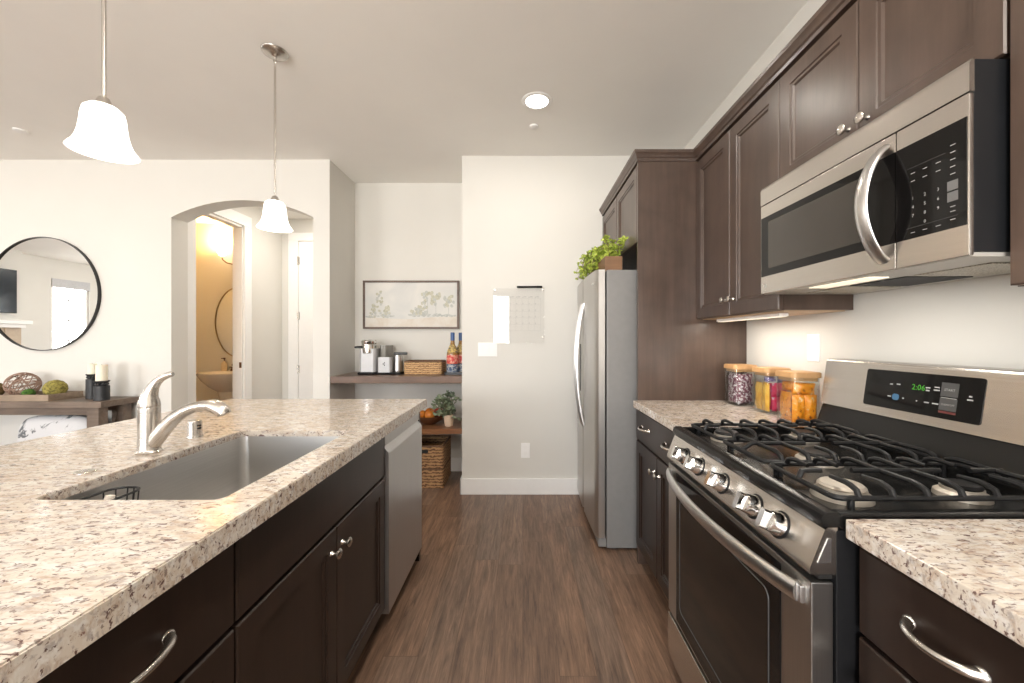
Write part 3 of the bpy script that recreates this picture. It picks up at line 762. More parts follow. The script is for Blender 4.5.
# tall panel beside the fridge, over-fridge cabinet, crown
b = B(); box(b, 0.642, XR-0.001, 2.2, 2.222, 0, 2.248, 0.001)
tag(obj('refrigerator_side_panel', b, M['cabinet']), 'tall dark wood panel standing between the refrigerator and the counter', 'panel')
def wall_cab(x0, y0, y1, z0, z1, label, knobs, group='wall cabinets', cols=2, under=None):
    f = face_right(x0)
    r = thing('wall_cabinet', label, 'cabinet', ((x0+XR)/2, (y0+y1)/2, z0), group)
    bb_ = B(); carcass(bb_, x0+0.0195, XR-0.002, y0+0.001, y1-0.001, z0, z1, False)
    obj('body', bb_, M['cabinet'], r)
    g = 0.002; ys = [y0+(y1-y0)*k/cols for k in range(cols+1)]
    for k in range(cols):
        kb = None
        if knobs is not None: kb = ((ys[k+1]-0.032) if k % 2 == 0 else (ys[k]+0.032), knobs)
        door_part(r, f, ys[k]+g, ys[k+1]-g, z0+0.002, z1-0.012, M['cabinet'], knob=kb)
    return r
c_over = wall_cab(0.642, 2.224, 3.186, 1.80, 2.248, 'dark two door cabinet mounted above the refrigerator', None)
UX = 0.965
c1 = wall_cab(UX, 1.487, 2.198, 1.366, 2.248, 'tall dark wall cabinet between the microwave and the refrigerator panel', 1.44)
b = B(); box(b, UX+0.03, XR-0.02, 1.505, 2.18, 1.362, 1.3655); obj('underside', b, M['cabinet_in'], c1)
c2 = wall_cab(UX, 0.787, 1.485, 1.826, 2.248, 'short dark two door wall cabinet above the microwave', 1.876)
c3 = wall_cab(UX, 0.05, 0.785, 1.36, 2.248, 'dark wall cabinet on the near side of the microwave', 1.44)
prof = [(0.0, 2.249), (0.004, 2.249), (0.006, 2.262), (0.012, 2.268), (0.016, 2.280), (0.024, 2.290), (0.026, 2.304), (-0.02, 2.304), (-0.02, 2.249)]
path = [(0.642, 3.186, (-1, 0)), (0.642, 2.2, (-1, -1)), (UX, 2.2, (-1, -1)), (UX, 0.05, (-1, 0))]
b = B(); rings = []
for x, y, (ox, oy) in path: rings.append([b.verts.new((x+ox*o, y+oy*o, z)) for o, z in prof])
for A, C in zip(rings, rings[1:]):
    for k in range(len(prof)): b.faces.new((A[k], A[(k+1) % len(prof)], C[(k+1) % len(prof)], C[k]))
b.faces.new(rings[0]); b.faces.new(rings[-1])
tag(obj('crown_moulding', b, M['cabinet'], None, 25), 'dark stepped crown moulding running along the tops of the wall cabinets', 'moulding')
ul = thing('under_cabinet_light', 'slim light bar fixed under the wall cabinet above the jars', 'light', (1.06, 1.85, 1.35))
b = B(); box(b, 1.04, 1.08, 1.60, 2.12, 1.348, 1.3618, 0.003); obj('housing', b, M['trim'], ul)
b = B(); box(b, 1.044, 1.076, 1.61, 2.11, 1.3465, 1.348); obj('lens', b, M['lamp_lens'], ul)
lamp('bar_lamp', 'AREA', (1.06, 1.86, 1.345), 2.0, (1.0, 0.93, 0.82), ul, 0.03, (0, 0, 0), shape='RECTANGLE', size_y=0.5)

# ------------------------------------------------------------------ refrigerator
fg = thing('refrigerator', 'stainless steel side by side refrigerator with grey side', 'refrigerator', (0.8, 2.75, 0))
fy0, fy1, fz = 2.335, 3.165, 1.668
b = B(); box(b, 0.497, 1.20, fy0+0.005, fy1-0.005, 0.012, fz, 0.006); box(b, 0.52, 0.56, fy0+0.03, fy0+0.07, 0.0, 0.012); box(b, 0.52, 0.56, fy1-0.07, fy1-0.03, 0, 0.012); box(b, 1.12, 1.16, fy0+0.03, fy0+0.07, 0, 0.012); box(b, 1.12, 1.16, fy1-0.07, fy1-0.03, 0, 0.012)
obj('body', b, M['fridge_side'], fg)
ysp = 2.745
def fdoor(y0, y1, name):
    pts = [(0.486, y0), (0.486, y1)]
    for k in range(13):
        s = k/12; y = y1-(y1-y0)*s; g = (y-(fy0+fy1)/2)/((fy1-fy0)/2)
        edge = 0.012*max(0, 1-min(s, 1-s)/0.06)
        pts.append((0.420+0.016*g*g+edge, y))
    b = B(); prism(b, pts, XY, 0.075, fz)
    return obj(name, b, M['steel_z'], fg, 30)
dr = fdoor(fy0, ysp-0.004, 'refrigerator_door'); dl = fdoor(ysp+0.004, fy1, 'freezer_door')
for d, y in ((dr, ysp-0.04), (dl, ysp+0.04)):
    pts = []; rr = []
    for k in range(25):
        s = k/24; pts.append((0.421-0.050*math.sin(PI*s)**0.75, y, 0.66+0.84*s)); rr.append(0.011)
    b = B(); tube(b, pts, rr, 10, flat=1.25); obj('handle', b, M['steel_light'], d)
b = B(); box(b, 0.417, 0.4235, 2.86, 3.07, 0.88, 1.22, 0.003); obj('dispenser', b, M['black_glass'], dl)
b = B(); box(b, 0.4165, 0.4235, 2.36, 2.40, 1.585, 1.593); obj('badge', b, M['steel_light'], dr)
b = B(); box(b, 0.45, 0.495, fy0+0.01, fy1-0.01, 0.02, 0.072); obj('grille', b, M['fridge_side'], fg)

# planter on the fridge
pl = thing('herb_planter', 'brown wooden planter box of trailing green herbs on top of the refrigerator', 'planter', (0.54, 2.7, fz))
PZ = fz+0.0005
px0, px1, py0, py1, ph = 0.500, 0.605, 2.40, 3.0, 0.092
b = B()
box(b, px0, px1, py0, py1, PZ, PZ+0.012); box(b, px0, px0+0.012, py0, py1, PZ+0.012, PZ+ph); box(b, px1-0.012, px1, py0, py1, PZ+0.012, PZ+ph)
box(b, px0+0.012, px1-0.012, py0, py0+0.012, PZ+0.012, PZ+ph); box(b, px0+0.012, px1-0.012, py1-0.012, py1, PZ+0.012, PZ+ph)
obj('box', b, M['crate'], pl, 30)
def leaf(bm, p, d, L, Wd, up=None):
    d = Vector(d).normalized(); h = Vector((random.uniform(-1, 1), random.uniform(-1, 1), random.uniform(-0.3, 1)))
    s = d.cross(h)
    if s.length < 1e-3: s = Vector((1, 0, 0))
    s.normalize(); nn = s.cross(d); p = Vector(p)
    pts = [p, p+d*L*0.35+s*Wd*0.5+nn*L*0.06, p+d*L*0.75+s*Wd*0.38+nn*L*0.05, p+d*L, p+d*L*0.75-s*Wd*0.38+nn*L*0.05, p+d*L*0.35-s*Wd*0.5+nn*L*0.06, p+d*L*0.5-nn*L*0.04]
    v = [bm.verts.new(q) for q in pts]
    for i in range(6): bm.faces.new((v[i], v[(i+1) % 6], v[6]))
b = B(); b2 = B()
for k in range(95):
    y = random.uniform(py0+0.0, py1); x = random.uniform(px0+0.01, px1-0.01)
    drop = random.random() < 0.42
    dx = random.uniform(-0.13, -0.05) if drop else random.uniform(-0.05, 0.05)
    top = random.uniform(0.05, 0.15); dy = random.uniform(-0.05, 0.05)
    if drop: y = random.uniform(py0+0.2, py1)
    base = Vector((x, y, PZ+ph-0.02)); pts = []
    for i in range(6):
        s = i/5; pts.append(base+Vector((dx*s, dy*s, top*math.sin(s*PI*(0.85 if drop else 0.5)) - (0.055*s*s if drop else 0)))); 
    tube(b2, pts, 0.0014, 5)
    for i in range(1, 6):
        for q in range(5):
            d = (random.uniform(-1, 1), random.uniform(-1, 1), random.uniform(-0.4, 0.9)); leaf(b, pts[i], d, random.uniform(0.02, 0.034), random.uniform(0.012, 0.019))
for v in b.verts:
    v.co.z = max(v.co.z, fz+0.008)
obj('foliage', b, M['leaf'], pl, 0); obj('stems', b2, M['twig'], pl)

# ------------------------------------------------------------------ gas range
rg = thing('gas_range', 'stainless steel and black gas range with five burners', 'range', (0.9, 1.133, 0))
ry0, ry1 = 0.757, 1.510
b = B(); box(b, 0.602, 1.235, ry0, ry1, 0.05, 0.888, 0.003)
for x in (0.65, 1.15):
    for y in (ry0+0.05, ry1-0.05): cyl(b, (x, y, 0), (x, y, 0.052), 0.02, 12)
obj('body', b, M['black_plastic'], rg)
b = B(); box(b, 0.553, 0.600, ry0+0.003, ry1-0.003, 0.062, 0.218, 0.004); obj('warming_drawer', b, M['steel_y'], rg)
# oven door: steel frame sides, glass, handle
od = obj('oven_door', box(B(), 0.556, 0.600, ry0+0.003, ry1-0.003, 0.228, 0.786, 0.004), M['steel_z'], rg)
b = B(); box(b, 0.5535, 0.558, ry0+0.092, ry1-0.085, 0.24, 0.772, 0.0015)
gl = obj('door_glass', b, M['black_glass'], od)
b = B()
prism(b, rrect(ry0+0.135, ry1-0.125, 0.30, 0.685, 0.02, 5), YZ, 0.5528, 0.5536)
obj('oven_window', b, M['oven_glass'], od)
b = B()
loop = [(0.553, y, z) for y, z in rrect(ry0+0.130, ry1-0.120, 0.295, 0.690, 0.022, 5)]
tube(b, loop, 0.0016, 6, True); obj('window_rim', b, M['rim_grey'], od)
b = B(); pts = []
for k in range(21):
    s = k/20; pts.append((0.547-0.044*math.sin(PI*s)**0.8, ry0+0.03+(ry1-ry0-0.06)*s, 0.752))
tube(b, pts, 0.0095, 14, flat=2.1, up=(0, 0, 1))
for s in (0, 20): box(b, 0.545, 0.558, pts[s][1]-0.012, pts[s][1]+0.012, 0.734, 0.770, 0.004)
obj('oven_handle', b, M['steel_light'], od)
b = B(); box(b, 0.566, 0.592, ry0-0.0005, ry0+0.0045, 0.25, 0.74)
# vents
b = B()
prism(b, [(0.575, 0.789), (0.575, 0.800), (0.602, 0.800), (0.602, 0.789)], XZ, ry0+0.01, ry1-0.01); obj('vent_slot', b, M['shadow_black'], rg)
b = B()
prism(b, [(0.553, 0.803), (0.551, 0.808), (0.553, 0.818), (0.581, 0.889), (0.587, 0.893), (0.605, 0.893), (0.605, 0.803)], XZ, ry0+0.001, ry1-0.001)
cp = obj('control_panel', b, M['steel_y'], rg, 25)
b = B(); prism(b, [(0.566, 0.826), (0.586, 0.872), (0.592, 0.872), (0.592, 0.826)], XZ, ry0-0.0006, ry0+0.002); obj('end_cap_emboss', b, M['steel_light'], cp)
kn = Vector((-0.93, 0, 0.367)).normalized()
for y in (0.867, 0.962, 1.114, 1.262, 1.372):
    c0 = Vector((0.5650, y, 0.8475))
    b = B(); lathe(b, [(0, -0.003), (0.030, -0.003), (0.030, 0.002), (0, 0.002)], c0, kn, 24); obj('knob_base', b, M['black_plastic'], cp)
    b = B(); lathe(b, [(0, 0.0022), (0.0265, 0.0022), (0.0255, 0.012), (0.0235, 0.016), (0.0228, 0.024), (0.0205, 0.030), (0, 0.031)], c0, kn, 28)
    k_ = obj('knob', b, M['chrome'], cp)
    b = B(); a, u, v = frame_of(kn)
    def kfn(p, q, t): return c0+a*t+v*p+u*q
    prism(b, rrect(-0.021, 0.021, -0.008, 0.008, 0.005, 3), kfn, 0.028, 0.047)
    obj('knob_grip', b, M['chrome'], k_)
# cooktop
b = B()
box(b, 0.60, 1.13, ry0+0.02, ry1-0.02, 0.889, 0.902)
prism(b, [(0.577, 0.894), (0.574, 0.906), (0.577, 0.917), (0.585, 0.922), (0.605, 0.922), (0.612, 0.914), (0.612, 0.894)], XZ, ry0, ry1)
for y0, y1 in ((ry0, ry0+0.024), (ry1-0.024, ry1)): box(b, 0.61, 1.135, y0, y1, 0.889, 0.921, 0.004)
box(b, 1.115, 1.14, ry0+0.02, ry1-0.02, 0.889, 0.921, 0.003)
ct = obj('cooktop', b, M['black_gloss'], rg)
for i, (x, y, r) in enumerate(((0.715, 0.885, 0.046), (0.985, 0.885, 0.036), (0.85, 1.133, 0.046), (0.715, 1.383, 0.040), (0.985, 1.383, 0.036))):
    b = B(); lathe(b, [(0, 0), (r+0.012, 0), (r+0.010, 0.010), (r, 0.016), (r, 0.022), (0, 0.022)], (x, y, 0.9022), (0, 0, 1), 28)
    bn = obj('burner', b, M['burner'], rg)
    b = B(); lathe(b, [(0, 0.0), (r-0.003, 0), (r-0.001, 0.004), (r-0.006, 0.009), (0, 0.0105)], (x, y, 0.9244), (0, 0, 1), 28)
    obj('burner_cap', b, M['burner'] if i == 0 else M['iron'], bn)  # front near cap is pale to stand for the ceiling reflected in it
def grate(y0, y1, center):
    b = B(); zf, zt = 0.936, 0.957; r = 0.0060
    x0, x1 = 0.628, 1.105
    tube(b, [(x, y, zf) for x, y in rrect(x0, x1, y0, y1, 0.02, 4)], r, 8, True)
    # bars running between the side rails, bent down at their ends
    ym = (y0+y1)/2
    for i, x in enumerate((0.675, 0.745, 0.815, 0.885, 0.955, 1.025, 1.078)):
        near = [c for c in ((0.715, 0.985) if not center else (0.85,)) if abs(c-x) < 0.055]
        def arm(ya, yb):
            s = 1 if yb > ya else -1
            return [(x, ya, zf), (x, ya+s*0.006, zf+0.014), (x, ya+s*0.020, zt-0.002), (x, ya+s*0.034, zt), (x, yb, zt-0.002)]
        if near:
            for a_, e_ in ((y0, ym-0.035), (y1, ym+0.035)): tube(b, arm(a_, e_), [r, r, r, r, r*0.8], 8)
        else:
            A = arm(y0, ym); C = arm(y1, ym)[:-1][::-1]
            tube(b, A+C, r, 8)
    # long bars front to back
    cs = (0.715, 0.985) if not center else (0.85,)
    segs = [(x0, 0.68), (0.75, 0.95), (1.02, x1)] if not center else [(x0, 0.81), (0.89, x1)]
    for a_, e_ in segs:
        pts = []
        for k in range(7):
            s = k/6; x = a_+(e_-a_)*s
            z = zt-0.001
            if abs(x-x0) < 1e-6 or abs(x-x1) < 1e-6: z = zf
            pts.append((x, ym, z))
        tube(b, pts, r, 8)
    for x in (x0+0.03, x1-0.03):
        for y in (y0, y1): cyl(b, (x, y, 0.9035), (x, y, zf), 0.0065, 8)
    return obj('grate', b, M['iron'], rg)
gw = (ry1-ry0-0.052)/3
for k in range(3): grate(ry0+0.026+gw*k+0.008, ry0+0.026+gw*(k+1)-0.008, k == 1)
# backguard
b = B(); prism(b, [(1.118, 0.9215), (1.150, 1.012), (1.235, 1.012), (1.235, 0.9215)], XZ, ry0, ry1); obj('riser', b, M['black_gloss'], rg, 25)
b = B()
prism(b, [(1.140, 1.013), (1.142, 1.022), (1.163, 1.168), (1.168, 1.177), (1.178, 1.181), (1.238, 1.181), (1.238, 1.013)], XZ, ry0, ry1)
bg_ = obj('backguard', b, M['steel_y'], rg, 25)
def bgf(n):
    d = Vector((0.021, 0, 0.146)).normalized(); nrm = Vector((-d.z, 0, d.x))
    o = Vector((0.5*(1.142+1.163), 1.155, 0.5*(1.022+1.168)))
    return lambda u, v: o+Vector((0, -u, 0))+d*v+nrm*n
b = B(); f0, f1 = bgf(-0.004), bgf(0.0018)
prism(b, rrect(-0.17, 0.17, -0.057, 0.062, 0.008, 4), lambda p, q, t: (f0 if t == 0 else f1)(p, q), 0, 1)
dsp = obj('display_panel', b, M['black_glass'], bg_)
ft = bgf(0.0022)
b = B(); text_bm(b, '2:06', 0.023, lambda u, v: ft(u+0.006, v+0.019)); obj('clock_digits', b, M['green_led'], dsp)
b = B()
for u, v, wd in ((-0.078, 0.020, 0.010), (-0.055, 0.022, 0.012), (-0.080, -0.018, 0.012), (0.033, 0.022, 0.013), (0.033, 0.014, 0.011), (0.057, 0.026, 0.014), (0.057, 0.018, 0.016), (0.034, -0.020, 0.014), (0.058, -0.020, 0.017), (0.006, -0.020, 0.004), (-0.035, -0.018, 0.006), (0.141, 0.012, 0.008), (0.141, 0.003, 0.014)):
    quad_bm(b, u-wd/2, u+wd/2, v-0.0018, v+0.0018, ft)
obj('function_lettering', b, M['print'], dsp)
b = B()
text_bm(b, 'START', 0.0095, lambda u, v: ft(u+0.090, v+0.022)); text_bm(b, 'CLEAR/OFF', 0.0068, lambda u, v: ft(u+0.090, v-0.018))
quad_bm(b, 0.070, 0.110, -0.0005, 0.0012, ft)
obj('key_lettering', b, M['print'], dsp)
ft1 = bgf(0.0020); b = B(); quad_bm(b, 0.068, 0.112, 0.004, 0.042, ft1); quad_bm(b, 0.068, 0.112, -0.034, -0.001, ft1); obj('key_field', b, M['print_dim'], dsp)
b = B(); quad_bm(b, 0.068, 0.112, -0.042, -0.036, ft1); obj('key_stripe', b, M['red_print'], dsp)
b = B(); prism(b, rrect(-0.070, -0.048, -0.027, -0.008, 0.007, 4), lambda p, q, t: ft(p, q)+Vector((-0.0003*t, 0, 0)), 0, 1); obj('light_key', b, M['blue_key'], dsp)

# ------------------------------------------------------------------ microwave
mw = thing('microwave', 'stainless steel over the range microwave with curved handle', 'microwave', (1.08, 1.14, 1.42))
MX = 0.895; my0, my1, mz0, mz1 = 0.790, 1.484, 1.42, 1.822
b = B(); box(b, 0.906, XR-0.002, my0+0.002, my1-0.002, mz0+0.012, mz1-0.0015, 0.003); obj('body', b, M['black_satin'], mw)
b = B(); prism(b, [(MX, 1.754), (MX, mz1-0.012), (MX+0.004, mz1-0.004), (MX+0.010, mz1), (0.9055, mz1), (0.9055, 1.754)], XZ, my0, my1); obj('top_vent_strip', b, M['steel_y'], mw, 25)
yd = 0.946
b = B(); box(b, MX, 0.9055, yd+0.001, my1, mz0+0.004, 1.7515, 0.003); md = obj('door', b, M['steel_y'], mw)
b = B(); box(b, MX-0.0012, MX+0.004, yd+0.001, my1-0.006, 1.487, 1.705); obj('door_glass', b, M['black_glass'], md)
b = B(); prism(b, rrect(1.03, 1.435, 1.513, 1.682, 0.006, 3), YZ, MX-0.0019, MX-0.0012); obj('door_window', b, M['micro_glass'], md)
b = B(); pts = []; 
for k in range(21):
    s = k/20; pts.append((MX+0.004-0.060*math.sin(PI*s)**0.7, yd+0.033, 1.447+0.284*s))
tube(b, pts, 0.0185, 16, flat=0.36, up=(0, 0, 1)); obj('handle', b, M['steel_light'], md)
b = B(); box(b, MX, 0.9055, my0, yd-0.001, mz0+0.004, 1.7515, 0.003); mp = obj('control_panel', b, M['steel_y'], mw)
b = B(); box(b, MX-0.0012, MX+0.004, my0+0.004, yd-0.001, 1.487, 1.705); obj('panel_glass', b, M['black_glass'], mp)
mf = lambda u, v: Vector((MX-0.0016, 0.868-u, v))
b = B()
for i, s in enumerate(('1', '4', '7', '2', '5', '8', '0', '3', '6', '9')):
    pass
cols = (-0.035, -0.008, 0.020)
for c, ss in zip(cols, (('1', '4', '7'), ('2', '5', '8', '0'), ('3', '6', '9'))):
    for r_, s in enumerate(ss): text_bm(b, s, 0.010, lambda u, v, c=c, r_=r_: mf(u+c, v+1.578-0.020*r_))
obj('number_key_lettering', b, M['print'], mp)
b = B()
for c in cols:
    for r_ in range(2): 
        quad_bm(b, c-0.005, c+0.005, 1.636-0.018*r_-0.0007, 1.636-0.018*r_+0.0007, mf)
obj('menu_key_lettering', b, M['print'], mp)
b = B()
for c in cols: quad_bm(b, c-0.005, c+0.005, 1.500-0.0007, 1.500+0.0007, mf)
obj('bottom_key_lettering', b, M['print'], mp)
b = B()
for z in (1.660, 1.645, 1.630, 1.615, 1.600, 1.532, 1.522, 1.505): quad_bm(b, 0.044, 0.054, z-0.0008, z+0.0008, mf)
obj('key_lettering', b, M['print'], mp)
mf1 = lambda u, v: Vector((MX-0.0014, 0.868-u, v))
b = B(); quad_bm(b, 0.038, 0.059, 1.566, 1.586, mf1); quad_bm(b, 0.038, 0.059, 1.543, 1.563, mf1); obj('start_stop_keys', b, M['key_grey'], mp)
b = B(); quad_bm(b, -0.05, 0.035, 1.649, 1.6498, mf); quad_bm(b, -0.05, 0.059, 1.511, 1.5118, mf); obj('guide_lines', b, M['print_dim'], mp)
b = B(); lathe(b, [(0, 0), (0.007, 0), (0.007, 0.0008), (0, 0.0008)], (MX-0.0002, 1.455, 1.452), (-1, 0, 0), 16); obj('badge', b, M['steel_light'], mw)
b = B(); box(b, 0.905, XR-0.004, my0+0.006, my1-0.006, mz0+0.003, mz0+0.0115); un = obj('underside', b, M['micro_under'], mw)
for y in (0.86, 1.25):
    b = B(); box(b, 1.02, 1.20, y, y+0.17, mz0+0.0005, mz0+0.003, 0.001); obj('grease_filter', b, M['mesh_filter'], un)
b = B(); box(b, 0.93, 0.985, 1.06, 1.28, mz0+0.0005, mz0+0.003); obj('lamp_cover', b, M['lamp_lens'], un)
lamp('cooktop_lamp', 'AREA', (0.957, 1.17, mz0-0.001), 1.5, (1.0, 0.95, 0.87), mw, 0.05, (0, 0, 0), shape='RECTANGLE', size_y=0.2)
b = B(); box(b, 1.02, 1.20, 1.05, 1.23, mz0+0.001, mz0+0.003); obj('fan_cover', b, M['black_plastic'], un)

# ------------------------------------------------------------------ canisters with snack packets
def canister(x0, y0, label):
    r = thing('glass_canister', label, 'jar', (x0+0.058, y0+0.058, CT), 'glass canisters on the counter')
    w_ = 0.116; z0 = CT+0.0005
    rings = [rrect(x0+i, x0+w_-i, y0+i, y0+w_-i, max(0.004, 0.018-i), 4) for i in (0.003, 0.0, 0.0, 0.004, 0.004)]
    zz = [z0, z0+0.004, z0+0.185, z0+0.185, z0+0.007]
    b = B(); R_ = [[b.verts.new((x, y, z)) for x, y in pts] for pts, z in zip(rings, zz)]
    n = len(rings[0])
    for A, C in zip(R_, R_[1:]):
        for k in range(n): b.faces.new((A[k], A[(k+1) % n], C[(k+1) % n], C[k]))
    b.faces.new(R_[0]); b.faces.new(R_[-1])
    obj('glass_body', b, M['jar_glass'], r)
    b = B(); o = 0.004
    prism(b, rrect(x0-o, x0+w_+o, y0-o, y0+w_+o, 0.020, 4), XY, z0+0.1865, z0+0.208)
    prism(b, rrect(x0+0.006, x0+w_-0.006, y0+0.006, y0+w_-0.006, 0.014, 4), XY, z0+0.172, z0+0.187)
    es = [e for e in b.edges if all(abs(v.co.z-z0-0.208) < 1e-5 for v in e.verts)]
    bmesh.ops.bevel(b, geom=es, offset=0.003, segments=2, affect='EDGES')
    obj('bamboo_lid', b, M['bamboo'], r)
    return r
def packet(name, mat, c, w_, h_, t_, rz, tilt, label, group, roll=0.0):
    b = B(); ph = random.uniform(0, 6)
    Mx = Matrix.Translation(Vector(c)) @ Matrix.Rotation(rz, 4, 'Z') @ Matrix.Rotation(roll, 4, 'Y') @ Matrix.Rotation(tilt, 4, 'X')
    NU, NV = 13, 11
    vs = {}
    for side in (1, -1):
        for i in range(NU):
            for j in range(NV):
                u = i/(NU-1)*2-1; v = j/(NV-1)*2-1
                edge = abs(u) > 0.999 or abs(v) > 0.999
                if edge and side == -1: vs[(-1, i, j)] = vs[(1, i, j)]; continue
                e = max(0, 1-abs(u)**3)*max(0, (1-abs(v)**4))
                wob = 1+0.25*math.sin(5*u+ph)*math.sin(4*v+2*ph)
                y = side*t_/2*e*wob if not edge else 0.0
                zz = v*h_/2
                vs[(side, i, j)] = b.verts.new(Mx @ Vector((u*w_/2*(1-0.05*(1-v*v)), y, zz)))
        for i in range(NU-1):
            for j in range(NV-1):
                q = [vs[(side, i, j)], vs[(side, i+1, j)], vs[(side, i+1, j+1)], vs[(side, i, j+1)]]
                try: b.faces.new(q if side == 1 else q[::-1])
                except ValueError: pass
    return tag(obj(name, b, mat, None, 60), label, 'packet', group)
J = [(1.083, 2.012), (1.104, 1.788), (1.074, 1.566)]
canister(*J[0], 'square glass canister with bamboo lid, full of dark purple packets, by the tall panel')
canister(*J[1], 'middle glass canister with bamboo lid, holding yellow and pink packets')
canister(*J[2], 'square glass canister of orange packets with bamboo lid, closest to the range')
x0, y0 = J[0]
for lv in range(3):
    for k, (dx, dy, rz) in enumerate(((0.058, 0.022, 0.0), (0.022, 0.062, PI/2), (0.062, 0.058, 0.15), (0.092, 0.062, PI/2+0.1))):
        packet('snack_packet', M['bag_purple'], (x0+dx, y0+dy, CT+0.041+0.046*lv), 0.080, 0.060, 0.030, rz, random.uniform(-0.12, 0.12),
               'dark purple and white snack packet packed in the glass canister by the tall panel', 'purple packets in the canister', random.uniform(-0.25, 0.25))
x0, y0 = J[1]
for k, (dx, dy, w_) in enumerate(((0.020, 0.034, 0.052), (0.020, 0.088, 0.050), (0.048, 0.086, 0.036))):
    packet('snack_packet', M['bag_yellow'], (x0+dx, y0+dy, CT+0.074), w_, 0.128, 0.026, PI/2, 0.0,
           'yellow upright snack packet in the middle glass canister', 'yellow packets in the canister')
for k, (dx, dy, z, w_, h_) in enumerate(((0.072, 0.020, 0.043, 0.070, 0.064), (0.072, 0.020, 0.108, 0.070, 0.064), (0.075, 0.056, 0.074, 0.064, 0.125))):
    packet('snack_packet', M['bag_pink'], (x0+dx, y0+dy, CT+z), w_, h_, 0.028, 0.03*k, 0.0,
           'bright pink snack packet in the middle glass canister', 'pink packets in the canister')
for k, (dx, dy, rz) in enumerate(((0.034, 0.022, 0.0), (0.084, 0.022, 0.05), (0.055, 0.070, 0.1))):
    packet('snack_packet', M['bag_violet'], (x0+dx, y0+dy, CT+0.156), 0.050, 0.026, 0.026, rz, 0.0,
           'small violet and white packet lying on top in the middle canister', 'violet packets in the canister')
x0, y0 = J[2]
for k, (dx, dy, z, w_, h_, rz, roll) in enumerate(((0.035, 0.020, 0.062, 0.054, 0.110, 0.0, 0.0), (0.084, 0.020, 0.062, 0.050, 0.110, 0.0, 0.0), (0.020, 0.074, 0.066, 0.068, 0.118, PI/2, 0.0), (0.070, 0.060, 0.080, 0.078, 0.15, 0.0, 0.0), (0.058, 0.022, 0.142, 0.090, 0.048, 0.0, 0.06), (0.026, 0.070, 0.148, 0.07, 0.040, PI/2, 0.05))):
    packet('snack_packet', M['bag_orange'], (x0+dx, y0+dy, CT+z), w_, h_, 0.028, rz, 0.0,
           'orange snack packet with brown print in the canister closest to the range', 'orange packets in the canister', roll)

# ------------------------------------------------------------------ switches and outlets
def plate_back(name, label, cat, x0, x1, z0, z1, n, outlet=False):
    r = thing(name, label, cat, ((x0+x1)/2, YB, z0))
    b = B(); box(b, x0, x1, YB-0.006, YB-0.0003, z0, z1, 0.002); obj('cover_plate', b, M['switch'], r)
    for k in range(n):
        if outlet:
            b = B(); cx = (x0+x1)/2; cz = z0+(z1-z0)*(0.3+0.4*k); prism(b, rrect(cx-0.015, cx+0.015, cz-0.014, cz+0.014, 0.006, 3), XZ, YB-0.0075, YB-0.006)
            for dx in (-0.006, 0.006): box(b, cx+dx-0.001, cx+dx+0.001, YB-0.0078, YB-0.0072, cz-0.002, cz+0.006)
            obj('socket', b, M['trim'], r)
        else:
            cx = x0+(x1-x0)*(k+0.5)/n; b = B(); box(b, cx-0.016, cx+0.016, YB-0.009, YB-0.006, (z0+z1)/2-0.032, (z0+z1)/2+0.032, 0.0015); obj('rocker', b, M['switch'], r)
plate_back('light_switch', 'white three rocker light switch on the wall below the calendar board', 'switch', -0.364, -0.208, 1.115, 1.228, 3)
plate_back('wall_outlet', 'white outlet low on the pale wall above the baseboard', 'outlet', -0.016, 0.056, 0.295, 0.415, 2, True)
r = thing('wall_outlet', 'white outlet on the wall above the counter beside the range', 'outlet', (XR, 1.69, 1.16))
b = B(); box(b, XR-0.006, XR-0.0003, 1.655, 1.727, 1.160, 1.276, 0.002); obj('cover_plate', b, M['switch'], r)
for z in (1.19, 1.246):
    b = B(); prism(b, rrect(1.691-0.015, 1.691+0.015, z-0.014, z+0.014, 0.006, 3), YZ, XR-0.0075, XR-0.006); obj('socket', b, M['trim'], r)

# acrylic calendar board
cb = thing('calendar_board', 'clear acrylic wall calendar with fine grid on the pale wall', 'calendar', (-0.03, YB, 1.22))
cx0, cx1, cz0, cz1 = -0.238, 0.172, 1.222, 1.663
b = B(); box(b, cx0, cx1, YB-0.022, YB-0.018, cz0, cz1, 0.001); obj('sheet', b, M['acrylic'], cb)
for x in (cx0+0.012, cx1-0.012):
    for z in (cz0+0.05, cz1-0.012):
        b = B(); cyl(b, (x, YB-0.026, z), (x, YB-0.0005, z), 0.0065, 12); obj('standoff', b, M['nickel'], cb)
b = B(); ff = lambda u, v: Vector((u, YB-0.0224, v))
for k in range(8): u = cx0+0.03+0.35*k/7; quad_bm(b, u-0.0004, u+0.0004, cz0+0.10, cz1-0.08, ff)
for k in range(6): v = cz0+0.10+(cz1-cz0-0.18)*k/5; quad_bm(b, cx0+0.03, cx0+0.38, v-0.0004, v+0.0004, ff)
for k in range(7): quad_bm(b, cx0+0.045+0.05*k, cx0+0.065+0.05*k, cz1-0.070, cz1-0.066, ff)
for i in range(5):
    for k in range(7): quad_bm(b, cx0+0.035+0.05*k, cx0+0.040+0.05*k, cz0+0.158+0.0522*i, cz0+0.165+0.0522*i, ff)
obj('calendar_grid', b, M['print'], cb)
b = B(); cyl(b, (-0.05, YB-0.020, cz1+0.012), (0.105, YB-0.020, cz1+0.012), 0.008, 12); obj('barrel', b, M['black_plastic'], (mk := thing('marker', 'black marker resting on top of the acrylic calendar', 'marker', (0.03, YB, cz1))))
b = B(); cyl(b, (0.1055, YB-0.020, cz1+0.012), (0.155, YB-0.020, cz1+0.012), 0.0092, 12, 0.002); obj('cap', b, M['black_plastic'], mk)
